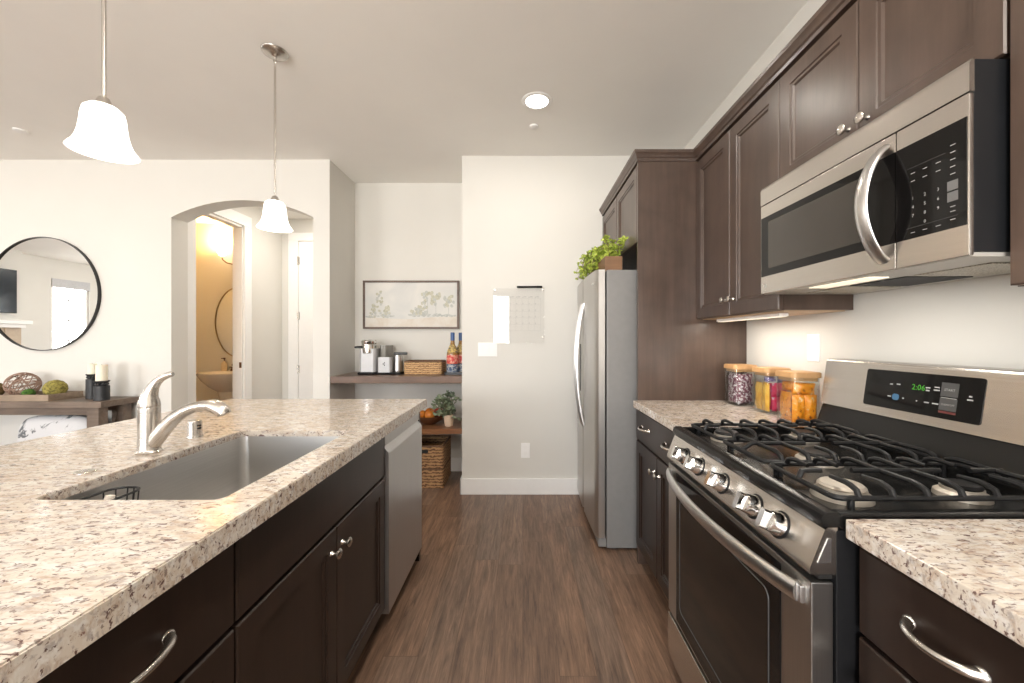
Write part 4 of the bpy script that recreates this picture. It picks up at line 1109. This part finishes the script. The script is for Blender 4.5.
b = B(); box(b, -0.045, 0.10, YB-0.030, YB-0.0005, cz1+0.0005, cz1+0.0035); obj('marker_tray', b, M['acrylic'], cb)

# ------------------------------------------------------------------ ceiling fixtures
def downlight(x, y, label, power=None):
    r = thing('recessed_light', label, 'light', (x, y, ZC), 'recessed ceiling lights')
    b = B(); lathe(b, [(0.070, -0.002), (0.072, -0.006), (0.092, -0.004), (0.095, -0.0003), (0.070, -0.0003)], (x, y, ZC), (0, 0, 1), 32); obj('trim_ring', b, M['trim'], r)
    b = B(); lathe(b, [(0, -0.003), (0.070, -0.003), (0.070, -0.0006), (0, -0.0006)], (x, y, ZC), (0, 0, 1), 32); obj('lens', b, M['can_lens'], r)
    lamp('downlight_lamp', 'AREA', (x, y, ZC-0.008), power or CAN_POWER, (1.0, 0.93, 0.84), r, 0.13)
downlight(0.087, 2.457, 'round recessed ceiling light glowing white above the aisle', 5.0)
for x, y in ((0.30, -2.4), (0.087, 0.75), (0.087, -0.8), (-1.9, -1.4), (-3.8, 1.4), (-3.8, -1.4), (-6.2, 1.4), (-6.2, -1.4)):
    downlight(x, y, 'round recessed ceiling light outside the frame above the room', (15.0 if y > 0 else 34.0) if x > 0 else None)
for x, y, r_, lab in ((0.077, 2.745, 0.030, 'small round white sprinkler cover on the ceiling behind the recessed light'), (-3.57, 2.80, 0.038, 'small round white sprinkler cover on the ceiling above the console table')):
    b = B(); lathe(b, [(0, -0.012), (r_*0.8, -0.012), (r_, -0.008), (r_, -0.0003), (0, -0.0003)], (x, y, ZC), (0, 0, 1), 24)
    tag(obj('sprinkler_cover', b, M['trim']), lab, 'sprinkler cover', 'ceiling sprinkler covers')
PX = -1.282
def pendant(y, label):
    r = thing('pendant_light', label, 'light', (PX, y, 1.80), 'pendant lights over the island')
    zb = 1.827
    b = B(); lathe(b, [(0, -0.030), (0.010, -0.030), (0.016, -0.022), (0.035, -0.016), (0.058, -0.010), (0.063, -0.004), (0.063, -0.0004), (0, -0.0004)], (PX, y, ZC), (0, 0, 1), 28); obj('ceiling_plate', b, M['nickel'], r)
    b = B()
    for k in range(2):
        lp = []
        for i in range(14):
            a = 2*PI*i/14; c, s = 0.007*math.cos(a), 0.014*math.sin(a)
            lp.append((PX+(c if k == 0 else 0), y+(0 if k == 0 else c), ZC-0.042-0.022*k+s))
        tube(b, lp, 0.002, 6, True)
    obj('chain_link', b, M['nickel'], r)
    b = B(); cyl(b, (PX, y, zb+0.165), (PX, y, ZC-0.076), 0.0055, 12)
    lathe(b, [(0, 0.168), (0.012, 0.166), (0.018, 0.152), (0.020, 0.140), (0, 0.140)], (PX, y, zb), (0, 0, 1), 20); obj('rod', b, M['nickel'], r)
    prof = [(0.019, 0.143), (0.034, 0.138), (0.046, 0.126), (0.050, 0.108), (0.052, 0.085), (0.055, 0.060), (0.060, 0.038), (0.067, 0.020), (0.076, 0.007), (0.081, 0.0)]
    b = B(); lathe(b, prof+[(p-0.0035, q) for p, q in prof[::-1]], (PX, y, zb), (0, 0, 1), 36)
    obj('glass_shade', b, M['bulb'], r)
    lamp('pendant_lamp', 'POINT', (PX, y, zb+0.05), 5.0, (1.0, 0.86, 0.68), r, 0.03)
pendant(1.205, 'nearer pendant light with white bell glass shade over the island')
pendant(2.037, 'farther pendant light with white bell glass shade over the island')

# ------------------------------------------------------------------ coffee alcove
b = B(); box(b, -1.598, -0.496, 3.265, 3.748, 0.888, 0.946, 0.003)
tag(obj('alcove_shelf', b, M['shelf']), 'thick brown wooden upper shelf across the alcove', 'shelf')
b = B()
pts = [(-1.598, 3.748), (-1.598, 3.30)]
for k in range(13): x = -1.598+1.102*k/12; pts.append((x, 3.30-0.035*math.sin(PI*k/12)))
pts += [(-0.496, 3.748)]
clean = [pts[0]]+[p for i, p in enumerate(pts[1:], 1) if (Vector(p)-Vector(pts[i-1])).length > 1e-4]
prism(b, clean, XY, 0.462, 0.505)
tag(obj('alcove_shelf', b, M['shelf_low']), 'reddish wooden lower shelf in the alcove with a bowed front', 'shelf')
SH = 0.9465
# coffee maker
cm = thing('coffee_maker', 'silver coffee maker with attached milk frother on the alcove shelf', 'coffee maker', (-1.34, 3.5, SH))
b = B()
box(b, -1.49, -1.305, 3.40, 3.70, SH, SH+0.022, 0.01); box(b, -1.31, -1.02, 3.42, 3.62, SH, SH+0.018, 0.008); obj('base', b, M['black_plastic'], cm)
b = B(); prism(b, rrect(-1.485, -1.30, 3.42, 3.69, 0.035, 5), XY, SH+0.0225, SH+0.225); obj('housing', b, M['silver_plastic'], cm)
b = B(); lathe(b, [(0, 0.185), (0.072, 0.185), (0.074, 0.19), (0.074, 0.262), (0.080, 0.268), (0.082, 0.290), (0.072, 0.302), (0, 0.306)], (-1.392, 3.475, SH), (0, 0, 1), 28); obj('brew_head', b, M['chrome'], cm)
b = B(); tube(b, [(-1.47, 3.47, SH+0.238), (-1.52, 3.46, SH+0.238), (-1.545, 3.45, SH+0.236)], [0.012, 0.011, 0.009], 10); obj('lever', b, M['black_satin'], cm)
b = B(); prism(b, rrect(-1.296, -1.205, 3.50, 3.69, 0.03, 5), XY, SH+0.0185, SH+0.252); obj('water_tank', b, M['tank'], cm)
b = B(); prism(b, rrect(-1.285, -1.13, 3.425, 3.495, 0.025, 5), XY, SH+0.0185, SH+0.150); fr_ = obj('frother_base', b, M['silver_plastic'], cm)
for dx, dz in ((0.0, 0.0), (0.014, 0.010), (0.014, -0.010)):
    b = B(); lathe(b, [(0, 0), (0.006, 0), (0.006, 0.001), (0, 0.001)], (-1.215+dx, 3.4247, SH+0.092+dz), (0, -1, 0), 12); obj('button', b, M['black_plastic'], fr_)
b = B(); lathe(b, [(0, 0.0185), (0.050, 0.0185), (0.052, 0.03), (0.047, 0.150), (0.044, 0.165), (0, 0.168)], (-1.085, 3.52, SH), (0, 0, 1), 24); obj('frother_jug', b, M['steel_light'], cm)
b = B(); box(b, -1.135, -0.985, 3.505, 3.535, SH+0.169, SH+0.192, 0.006); obj('jug_handle', b, M['black_satin'], cm)
cm.scale = (0.787, 1, 1); cm.location.x = -1.314
def basket(name, x0, x1, y0, y1, z0, z1, mat, label, group=None, hole=False, taper=0.0):
    r = thing(name, label, 'basket', ((x0+x1)/2, (y0+y1)/2, z0), group)
    t = 0.012; b = B()
    prism(b, rrect(x0, x1, y0, y1, 0.02, 3), XY, z0, z0+t)
    O = rrect(x0, x1, y0, y1, 0.02, 3); I = rrect(x0+t, x1-t, y0+t, y1-t, 0.014, 3); n = len(O)
    nz = max(3, int((z1-z0)/0.022)); prev = None
    rows = []
    for k in range(nz*2+1):
        z = z0+t+(z1-z0-t)*k/(nz*2); bul = 0.003 if k % 2 else 0.0
        rows.append([b.verts.new((x+(bul if x > (x0+x1)/2 else -bul), y+(bul if y > (y0+y1)/2 else -bul), z)) for x, y in O])
    rows.append([b.verts.new((x, y, z1)) for x, y in I]); rows.append([b.verts.new((x, y, z0+t)) for x, y in I])
    for A, C in zip(rows, rows[1:]):
        for k in range(n): b.faces.new((A[k], A[(k+1) % n], C[(k+1) % n], C[k]))
    b.faces.new(rows[0]); b.faces.new(rows[-1])
    obj('woven_body', b, mat, r)
    b = B(); tube(b, [(x, y, z1) for x, y in rrect(x0+t/2, x1-t/2, y0+t/2, y1-t/2, 0.018, 3)], 0.009, 8, True); obj('rim', b, M['basket_rim'], r)
    if hole:
        b = B(); zc = z1-0.04; prism(b, rrect((x0+x1)/2-0.05, (x0+x1)/2+0.05, zc-0.014, zc+0.014, 0.012, 4), XZ, y0-0.0055, y0+0.004); obj('handle_hole_shade', b, M['shadow_black'], r)  # black inset on the uncut weave stands for shade inside the opening
    return r
basket('seagrass_basket', -1.045, -0.712, 3.45, 3.66, SH, SH+0.108, M['seagrass'], 'low tan woven basket on the alcove shelf beside the bottles')
basket('storage_basket', -1.02, -0.672, 3.31, 3.68, 0.001, 0.158, M['hyacinth'], 'lower brown woven storage basket standing on the alcove floor', 'stacked storage baskets')
basket('storage_basket', -1.02, -0.672, 3.31, 3.68, 0.1685, 0.352, M['hyacinth'], 'upper brown woven storage basket with a handle hole, stacked on another', 'stacked storage baskets', True)
# bottles on a tray
b = B(); tr_out = rrect(-0.684, -0.498, 3.40, 3.62, 0.02, 3)
plate_hole(b, tr_out, rrect(-0.678, -0.504, 3.406, 3.614, 0.016, 3), SH+0.004, SH+0.022); prism(b, tr_out, XY, SH, SH+0.0038)
tag(obj('serving_tray', b, M['black_satin']), 'small dark tray under the syrup bottles on the alcove shelf', 'tray')
def bottle(x, y, label):
    r = thing('syrup_bottle', label, 'bottle', (x, y, SH+0.0042), 'syrup bottles on the alcove shelf')
    z = SH+0.0044
    r.scale = (1.14, 1.14, 1.06)
    b = B(); lathe(b, [(0, 0), (0.043, 0), (0.045, 0.004), (0.045, 0.155), (0.043, 0.175), (0.034, 0.205), (0.018, 0.245), (0.0145, 0.27), (0.0145, 0.31), (0, 0.31)], (x, y, z), (0, 0, 1), 24); obj('glass_body', b, M['bottle_glass'], r)
    b = B(); lathe(b, [(0.0155, 0.275), (0.0162, 0.278), (0.0162, 0.338), (0.014, 0.342), (0, 0.342)], (x, y, z), (0, 0, 1), 20); obj('cap', b, M['cap_blue'], r)
    b = B(); lathe(b, [(0.0452, 0.085), (0.0457, 0.087), (0.0457, 0.155), (0.0452, 0.157)], (x, y, z), (0, 0, 1), 24); obj('upper_label', b, M['label_red'], r)
    b = B(); lathe(b, [(0.0452, 0.012), (0.0457, 0.014), (0.0457, 0.080), (0.0452, 0.082)], (x, y, z), (0, 0, 1), 24); obj('lower_label', b, M['label_navy'], r)
    b = B(); lathe(b, [(0.0432, 0.177), (0.0436, 0.177), (0.0348, 0.205), (0.0190, 0.243), (0.0186, 0.243)], (x, y, z), (0, 0, 1), 24); obj('neck_label', b, M['label_gold'], r)
bottle(-0.619, 3.465, 'blue capped syrup bottle with red label, fully in view beside the basket')
bottle(-0.562, 3.560, 'syrup bottle half hidden by the corner of the pale wall')
# painting
pt = thing('landscape_painting', 'framed pale landscape painting of trees above the coffee shelf', 'painting', (-1.05, 3.75, 1.35))
ax_, bx_, az_, bz_ = -1.512, -0.605, 1.352, 1.808
b = B()
for x0, x1, z0, z1 in ((ax_, bx_, az_, az_+0.018), (ax_, bx_, bz_-0.018, bz_), (ax_, ax_+0.018, az_+0.018, bz_-0.018), (bx_-0.018, bx_, az_+0.018, bz_-0.018)):
    box(b, x0, x1, 3.715, 3.7495, z0, z1, 0.002)
obj('frame', b, M['frame_wood'], pt)
b = B(); box(b, ax_+0.018, bx_-0.018, 3.728, 3.746, az_+0.018, bz_-0.018); obj('canvas', b, M['canvas'], pt)
b = B(); Wp, Hp = bx_-ax_-0.04, bz_-az_-0.04
def pf(u, v, n=0.0): return Vector((ax_+0.02+u*Wp, 3.7278-n, az_+0.02+v*Hp))
def blob(cu, cv, ru, rv, mi, n=0.0, k=14):
    vs = [b.verts.new(pf(cu+ru*math.cos(2*PI*i/k)*random.uniform(0.65, 1.15), cv+rv*math.sin(2*PI*i/k)*random.uniform(0.65, 1.15), n)) for i in range(k)]
    c = b.verts.new(pf(cu, cv, n))
    for i in range(k): b.faces.new((c, vs[i], vs[(i+1) % k])).material_index = mi
vs = [b.verts.new(pf(u, v, 0.0001)) for u, v in ((0, 0), (1, 0), (1, 0.24), (0.75, 0.22), (0.5, 0.17), (0.25, 0.19), (0, 0.21))]
b.faces.new(vs).material_index = 2
rnd = random.Random(3)
for (cu, tv, wd) in ((0.15, 0.82, 0.075), (0.09, 0.50, 0.05), (0.24, 0.47, 0.045)):
    for i in range(22):
        s = rnd.random(); blob(cu+rnd.uniform(-1, 1)*wd*(1-s*0.75), 0.22+(tv-0.22)*s, 0.016, 0.035, 0 if rnd.random() < 0.7 else 1, 0.0002+0.00002*i, 8)
for (cu, cv, wd, hh) in ((0.68, 0.66, 0.06, 0.14), (0.77, 0.62, 0.05, 0.14), (0.91, 0.58, 0.055, 0.12), (0.56, 0.36, 0.06, 0.10), (0.62, 0.36, 0.06, 0.10)):
    for i in range(18): blob(cu+rnd.uniform(-1, 1)*wd, cv+rnd.uniform(-1, 1)*hh, 0.018, 0.045, 0 if rnd.random() < 0.6 else 1, 0.0002+0.00002*i, 8)
    quad_bm(b, cu-0.003, cu+0.003, 0.24, cv, lambda u, v: pf(u, v, 0.00015), 1)
for i in range(40): blob(0.48+0.52*rnd.random(), 0.255+rnd.uniform(-0.02, 0.03), 0.02, 0.022, 1, 0.0006+0.00001*i, 8)
for i in range(16): blob(0.0+0.33*rnd.random(), 0.235+rnd.uniform(-0.02, 0.02), 0.02, 0.015, 1, 0.0006+0.00001*i, 8)
obj('painted_trees', b, [M['paint_green'], M['paint_grey'], M['paint_ground']], pt, 0)
# fruit bowl, fruit and eucalyptus
SL = 0.5055
fbx, fby = -0.83, 3.50
b = B(); lathe(b, [(0, 0), (0.055, 0), (0.06, 0.004), (0.10, 0.030), (0.135, 0.062), (0.140, 0.078), (0.134, 0.078), (0.128, 0.064), (0.095, 0.036), (0.05, 0.012), (0, 0.010)], (fbx, fby, SL), (0, 0, 1), 36)
tag(obj('fruit_bowl', b, M['bowl_wood']), 'dark wooden fruit bowl on the lower alcove shelf', 'bowl')
def fruit(name, x, y, z, r_, mat, label):
    t_ = thing(name, label, 'fruit', (x, y, z-r_), 'fruit in the wooden bowl')
    b = B(); prof = []
    for k in range(13):
        a = -PI/2+PI*k/12; rr_ = r_*math.cos(a); zz = r_*0.94*math.sin(a)
        if k == 12: zz -= r_*0.12
        if k == 11: zz -= r_*0.04
        prof.append((max(0, rr_) if k not in (0, 12) else 0, zz))
    lathe(b, prof, (x, y, z), (0, 0, 1), 20); obj('flesh', b, mat, t_)
    b = B(); tube(b, [(x, y, z+r_*0.78), (x+0.002, y, z+r_*0.95), (x+0.006, y, z+r_*1.1)], 0.0018, 6); obj('stem', b, M['twig'], t_)
fruit('orange_fruit', fbx-0.066, fby-0.024, SL+0.084, 0.043, M['fruit_orange'], 'orange lying toward the shadowed side of the wooden fruit bowl')
fruit('orange_fruit', fbx+0.017, fby-0.058, SL+0.085, 0.045, M['fruit_orange'], 'orange resting at the front of the wooden fruit bowl')
fruit('red_apple', fbx+0.074, fby+0.026, SL+0.093, 0.045, M['fruit_red'], 'red apple in the wooden bowl nearest the plant')
fruit('orange_fruit', fbx-0.012, fby+0.056, SL+0.088, 0.043, M['fruit_orange'], 'orange behind the others in the wooden fruit bowl')
ep = thing('potted_eucalyptus', 'grey green leafy stems in a small cream pot on the lower alcove shelf', 'plant', (-0.64, 3.40, SL))
b = B(); lathe(b, [(0, 0), (0.030, 0), (0.034, 0.004), (0.040, 0.045), (0.042, 0.080), (0.039, 0.098), (0.035, 0.100), (0.036, 0.080), (0.03, 0.07), (0, 0.07)], (-0.64, 3.40, SL), (0, 0, 1), 24); obj('pot', b, M['cream_pot'], ep)
b = B(); b2 = B(); rnd = random.Random(11)
for k in range(24):
    a = rnd.uniform(0, 2*PI); out = rnd.uniform(0.08, 0.24); up_ = rnd.uniform(0.04, 0.19)
    dx, dy = out*math.cos(a), out*math.sin(a)*0.7
    if dx > 0.10: dx *= 0.62
    if dx < -0.10: dx *= 0.62
    if k == 0: dx, dy, up_ = 0.12, -0.12, 0.0
    pts = [Vector((-0.64, 3.40, SL+0.08))+Vector((dx*s, dy*s, up_*math.sin(s*PI*0.6))) for s in (0, 0.2, 0.4, 0.6, 0.8, 1)]
    tube(b2, pts, 0.0017, 5)
    for i in range(1, 6):
        for q in range(3):
            leaf(b, pts[i], (rnd.uniform(-1, 1), rnd.uniform(-1, 1), rnd.uniform(-0.3, 0.8)), rnd.uniform(0.028, 0.045), rnd.uniform(0.018, 0.026))
for v in b.verts: v.co.x = min(v.co.x, -0.500 if v.co.y > 3.17 else 9)
obj('foliage', b, M['eucalyptus'], ep, 0); obj('stems', b2, M['twig'], ep)

# ------------------------------------------------------------------ console wall
mr = thing('round_mirror', 'large round wall mirror with thin black frame above the console table', 'mirror', (-3.955, YL, 1.15))
mc = (-3.955, YL-0.0005, 1.628); mR = 0.468
b = B(); lathe(b, [(mR-0.005, 0.026), (mR, 0.026), (mR, 0), (mR-0.012, 0), (mR-0.012, 0.012), (mR-0.005, 0.012), (mR-0.005, 0.026)], mc, (0, -1, 0), 96); lathe(b, [(0, 0.0), (mR-0.012, 0.0), (mR-0.012, 0.012), (0, 0.012)], mc, (0, -1, 0), 96); obj('frame', b, M['black_metal'], mr)
b = B(); lathe(b, [(0, 0.014), (mR-0.0052, 0.014), (mR-0.0052, 0.0125), (0, 0.0125)], mc, (0, -1, 0), 96); obj('mirror_glass', b, M['mirror'], mr)
ct_ = thing('console_table', 'weathered brown wooden console table under the round mirror', 'table', (-3.95, 3.09, 0))
tz = 0.785; tx0, tx1 = -4.76, -3.15
b = B(); box(b, tx0, tx1, 2.94, 3.24, tz-0.045, tz, 0.003); obj('tabletop', b, M['console'], ct_)
b = B(); box(b, tx0+0.06, tx1-0.14, 2.985, 3.005, tz-0.105, tz-0.0455); box(b, tx0+0.06, tx1-0.14, 3.175, 3.195, tz-0.105, tz-0.0455); obj('apron', b, M['console'], ct_)
for x in (tx0+0.045, tx1-0.135):
    for y in (2.965, 3.145):
        b = B(); box(b, x, x+0.09, y, y+0.07, 0, tz-0.0455, 0.003); obj('leg', b, M['console'], ct_)
b = B(); box(b, tx0+0.05, tx1-0.05, 2.975, 3.205, 0.145, 0.185, 0.003); obj('lower_shelf', b, M['console'], ct_)
b = B()
for x in (tx0+0.08, tx1-0.105):
    tube(b, [(x, 3.03, 0.22), (x, 3.155, 0.70)], 0.014, 4); tube(b, [(x, 3.155, 0.22), (x, 3.03, 0.70)], 0.014, 4)
obj('cross_brace', b, M['console'], ct_)
# cushion on the lower shelf
b = B()
def cush(u, v):
    a = 2*PI*u; ph_ = -PI/2+PI*v
    ca, sa, cp_, sp_ = math.cos(a), math.sin(a), math.cos(ph_), math.sin(ph_)
    sg = lambda t, e: math.copysign(abs(t)**e, t)
    return Vector((-3.63+0.30*sg(ca, 0.5)*sg(cp_, 0.5), 3.085+0.075*sg(sp_, 0.9), 0.425+0.237*sg(sa, 0.5)*sg(cp_, 0.5)))
grid_surf(b, cush, 40, 17, True); bmesh.ops.remove_doubles(b, verts=b.verts, dist=1e-4)
tag(obj('throw_cushion', b, M['cushion'], None, 80), 'white cushion with dark grey brushstrokes under the console table', 'cushion')
# tray with orbs
ty = thing('wooden_tray', 'long pale wooden tray of decorative orbs on the console table', 'tray', (-3.85, 3.08, tz))
T0 = tz+0.0005
b = B(); box(b, -4.46, -3.585, 2.975, 3.215, T0, T0+0.012)
for x0, x1, y0, y1 in ((-4.46, -3.585, 2.975, 2.989), (-4.46, -3.585, 3.201, 3.215), (-4.46, -4.446, 2.989, 3.201), (-3.599, -3.585, 2.989, 3.201)): box(b, x0, x1, y0, y1, T0+0.012, T0+0.048, 0.002)
obj('base', b, M['tray'], ty, 30)
def orb(name, x, y, r_, mat, label, rough=0.06):
    b = B(); bmesh.ops.create_icosphere(b, subdivisions=4, radius=1.0); rd = random.Random(name+str(x))
    for v in b.verts:
        n_ = v.co.normalized(); k = 1+rough*(math.sin(17*n_.x+3*n_.y)*math.sin(15*n_.y+2)*math.sin(16*n_.z+1))+rd.uniform(-rough, rough)*0.35
        v.co = Vector((x, y, T0+0.0125+r_))+n_*r_*k*0.985
    lift = T0+0.0128-min(v.co.z for v in b.verts)
    for v in b.verts: v.co.z += lift
    return tag(obj(name, b, mat, None, 80), label, 'decorative ball', 'orbs in the wooden tray')
orb('moss_ball', -3.662, 3.085, 0.068, M['moss'], 'large yellow green moss ball at the end of the wooden tray')
orb('moss_ball', -3.800, 3.028, 0.036, M['moss_green'], 'small bright green moss ball in front of the rattan ball', 0.12)
orb('moss_ball', -4.125, 3.07, 0.060, M['moss_brown'], 'brown moss ball at the frame edge in the tray')
b = B(); rnd = random.Random(5); rc = Vector((-3.935, 3.100, T0+0.0125+0.0985))
for k in range(24):
    n_ = Vector((rnd.gauss(0, 1), rnd.gauss(0, 1), rnd.gauss(0, 1))).normalized(); a, u, v = frame_of(n_); R0 = 0.0945
    off = rnd.uniform(-0.3, 0.3)*R0; rr_ = math.sqrt(R0*R0-off*off)
    tube(b, [rc+a*off+u*rr_*math.cos(2*PI*i/28)+v*rr_*math.sin(2*PI*i/28) for i in range(28)], 0.0030, 6, True)
tag(obj('rattan_ball', b, M['rattan']), 'open woven rattan ball in the tray between the moss balls', 'decorative ball', 'orbs in the wooden tray')
def candle_holder(x, y, r_, h_, hl, cl, lab1, lab2):
    r = thing('candle_holder', lab1, 'candle holder', (x, y, tz), 'black candle holders on the console table')
    z = tz+0.0005
    b = B(); lathe(b, [(0, 0), (r_, 0), (r_, h_), (r_*0.75, h_+0.004), (r_*0.7, h_+0.008), (0, h_+0.008)], (x, y, z), (0, 0, 1), 28); obj('base', b, M['charcoal'], r)
    b = B()
    for k in range(10):
        a = 2*PI*k/10; cx_, cy_ = x+r_*0.72*math.cos(a), y+r_*0.72*math.sin(a)
        lathe(b, [(0, 0), (0.007, 0.003), (0.009, 0.009), (0.007, 0.015), (0, 0.018)], (cx_, cy_, z+h_+0.006), (0, 0, 1), 10)
    obj('beads', b, M['charcoal'], r)
    zt = z+h_+0.0245
    b = B(); lathe(b, [(0, 0), (r_*0.8, 0), (r_*1.0, 0.010), (r_*1.02, 0.016), (r_*0.9, 0.016), (r_*0.85, 0.012), (0, 0.012)], (x, y, zt), (0, 0, 1), 28); obj('cup', b, M['charcoal'], r)
    c = thing('pillar_candle', lab2, 'candle', (x, y, zt+0.0125), 'ivory candles on the console table')
    b = B(); lathe(b, [(0, 0), (r_*0.74, 0), (r_*0.74, cl-0.004), (r_*0.68, cl), (r_*0.3, cl-0.003), (0, cl-0.004)], (x, y, zt+0.0125), (0, 0, 1), 28); obj('wax', b, M['candle'], c)
    b = B(); cyl(b, (x, y, zt+0.008+cl), (x+0.001, y, zt+0.017+cl), 0.0012, 6); obj('wick', b, M['charcoal'], c)
candle_holder(-3.395, 3.105, 0.036, 0.155, 0.03, 0.085, 'taller black candle holder on the console table beside the tray', 'ivory candle on the taller black holder')
candle_holder(-3.245, 3.035, 0.046, 0.110, 0.03, 0.125, 'shorter wider black candle holder at the console table end', 'ivory candle on the shorter wider black holder')

# ------------------------------------------------------------------ powder room
ps = thing('pedestal_sink', 'white pedestal sink in the warm lit powder room', 'sink', (-3.6, 4.8, 0))
b = B(); lathe(b, [(0, 0.60), (0.09, 0.62), (0.18, 0.68), (0.26, 0.76), (0.30, 0.825), (0.31, 0.85), (0.29, 0.852), (0.25, 0.83), (0.18, 0.74), (0.1, 0.70), (0, 0.69)], (-3.6, 4.78, 0), (0, 0, 1), 40, sx=0.82, sy=1.0)
box(b, -3.83, -3.37, 4.97, 5.045, 0.75, 0.852, 0.01); obj('basin', b, M['porcelain'], ps)
b = B(); lathe(b, [(0, 0), (0.13, 0), (0.13, 0.03), (0.095, 0.09), (0.08, 0.3), (0.085, 0.5), (0.11, 0.62), (0, 0.63)], (-3.6, 4.82, 0), (0, 0, 1), 28); obj('pedestal', b, M['porcelain'], ps)
pf_ = thing('basin_faucet', 'small dark bronze faucet on the powder room sink', 'faucet', (-3.60, 4.99, 0.853))
b = B(); tube(b, [(-3.6, 5.0, 0.853), (-3.6, 5.0, 0.93), (-3.6, 4.97, 0.965), (-3.6, 4.91, 0.96), (-3.6, 4.88, 0.93)], [0.018, 0.014, 0.012, 0.011, 0.010], 12); obj('spout', b, M['bronze'], pf_)
for x in (-3.69, -3.51):
    b = B(); lathe(b, [(0, 0), (0.02, 0), (0.018, 0.02), (0.010, 0.012), (0.010, 0.05), (0, 0.052)], (x, 5.0, 0.853), (0, 0, 1), 14); box(b, x-0.035, x+0.035, 4.993, 5.007, 0.893, 0.905, 0.004); obj('handle', b, M['bronze'], pf_)
sb = thing('soap_bottle', 'cream soap pump bottle on the powder room sink', 'bottle', (-3.79, 4.99, 0.853))
b = B(); lathe(b, [(0, 0), (0.032, 0), (0.034, 0.004), (0.034, 0.09), (0.028, 0.105), (0.014, 0.115), (0.014, 0.125), (0, 0.125)], (-3.79, 5.0, 0.8525), (0, 0, 1), 20); obj('bottle_body', b, M['soap'], sb)
b = B(); cyl(b, (-3.79, 5.0, 0.9775), (-3.79, 5.0, 1.005), 0.006, 10); box(b, -3.80, -3.78, 4.955, 5.01, 1.005, 1.017, 0.003); obj('pump', b, M['bronze'], sb)
om = thing('oval_mirror', 'oval mirror with slim metal frame on the powder room wall', 'mirror', (-3.58, 5.05, 1.0))
b = B(); lathe(b, [(0.300, 0.0), (0.306, 0.0), (0.306, 0.02), (0.300, 0.02)], (-3.63, 5.0495, 1.47), (0, -1, 0), 64, sx=1.0, sy=1.48); obj('frame', b, M['brass'], om)
b = B(); lathe(b, [(0, 0.012), (0.300, 0.012), (0.300, 0.002), (0, 0.002)], (-3.63, 5.0495, 1.47), (0, -1, 0), 64, sx=1.0, sy=1.48); obj('mirror_glass', b, M['mirror'], om)
vl = thing('vanity_light', 'glowing vanity light with curved bronze arm above the oval mirror', 'light', (-3.58, 5.05, 2.2))
b = B(); lathe(b, [(0, 0), (0.06, 0), (0.06, 0.012), (0.04, 0.02), (0, 0.022)], (-3.62, 5.0495, 2.22), (0, -1, 0), 24); obj('wall_plate', b, M['bronze'], vl)
for s in (-1, 1):
    b = B(); tube(b, [(-3.62, 5.03, 2.22), (-3.62+s*0.05, 4.99, 2.20), (-3.62+s*0.11, 4.96, 2.215), (-3.62+s*0.15, 4.95, 2.25), (-3.62+s*0.16, 4.95, 2.275)], 0.008, 10); obj('arm', b, M['bronze'], vl)
    b = B(); lathe(b, [(0.02, 0), (0.035, 0.01), (0.05, 0.04), (0.055, 0.08), (0.066, 0.125), (0.063, 0.125), (0.052, 0.08), (0.046, 0.04), (0.03, 0.012), (0, 0.008)], (-3.62+s*0.16, 4.95, 2.30), (0, 0, 1), 24); obj('glass_shade', b, M['warm_bulb'], vl)
    lamp('vanity_lamp', 'POINT', (-3.62+s*0.16, 4.93, 2.42), 80.0, (1.0, 0.55, 0.19), vl, 0.05)

# ------------------------------------------------------------------ living room seen in the mirror
tv = thing('television', 'flat black television on the chimney breast reflected in the round mirror', 'television', (-8.42, 0.62, 1.68))
b = B(); box(b, -8.41, -8.36, -0.02, 1.26, 1.68, 2.39, 0.004); obj('housing', b, M['black_plastic'], tv)
b = B(); box(b, -8.36, -8.3585, -0.008, 1.248, 1.692, 2.378); obj('screen', b, M['tv_screen'], tv)
b = B(); box(b, -8.4495, -8.41, 0.5, 0.74, 1.9, 2.15); obj('wall_bracket', b, M['black_metal'], tv)
mt = thing('fireplace_mantel', 'white fireplace mantel below the television in the mirror reflection', 'mantel', (-8.35, 0.65, 0))
b = B(); box(b, -8.449, -8.22, -0.12, 1.44, 1.50, 1.56, 0.005); box(b, -8.449, -8.27, -0.07, 1.39, 1.44, 1.4995, 0.005); obj('mantel_shelf', b, M['trim'], mt)
b = B(); box(b, -8.449, -8.33, -0.05, 0.15, 0, 1.4395); box(b, -8.449, -8.33, 1.15, 1.35, 0, 1.4395); box(b, -8.449, -8.34, 0.15, 1.15, 1.0, 1.4395); obj('surround', b, M['stone_tile'], mt)
b = B(); box(b, -8.449, -8.44, 0.15, 1.15, 0.0, 0.9995); obj('firebox', b, M['shadow_black'], mt)
# hall light keeps the passage lit
downlight(-2.3, 4.2, 'round recessed ceiling light in the hall beyond the arch', 12.0)
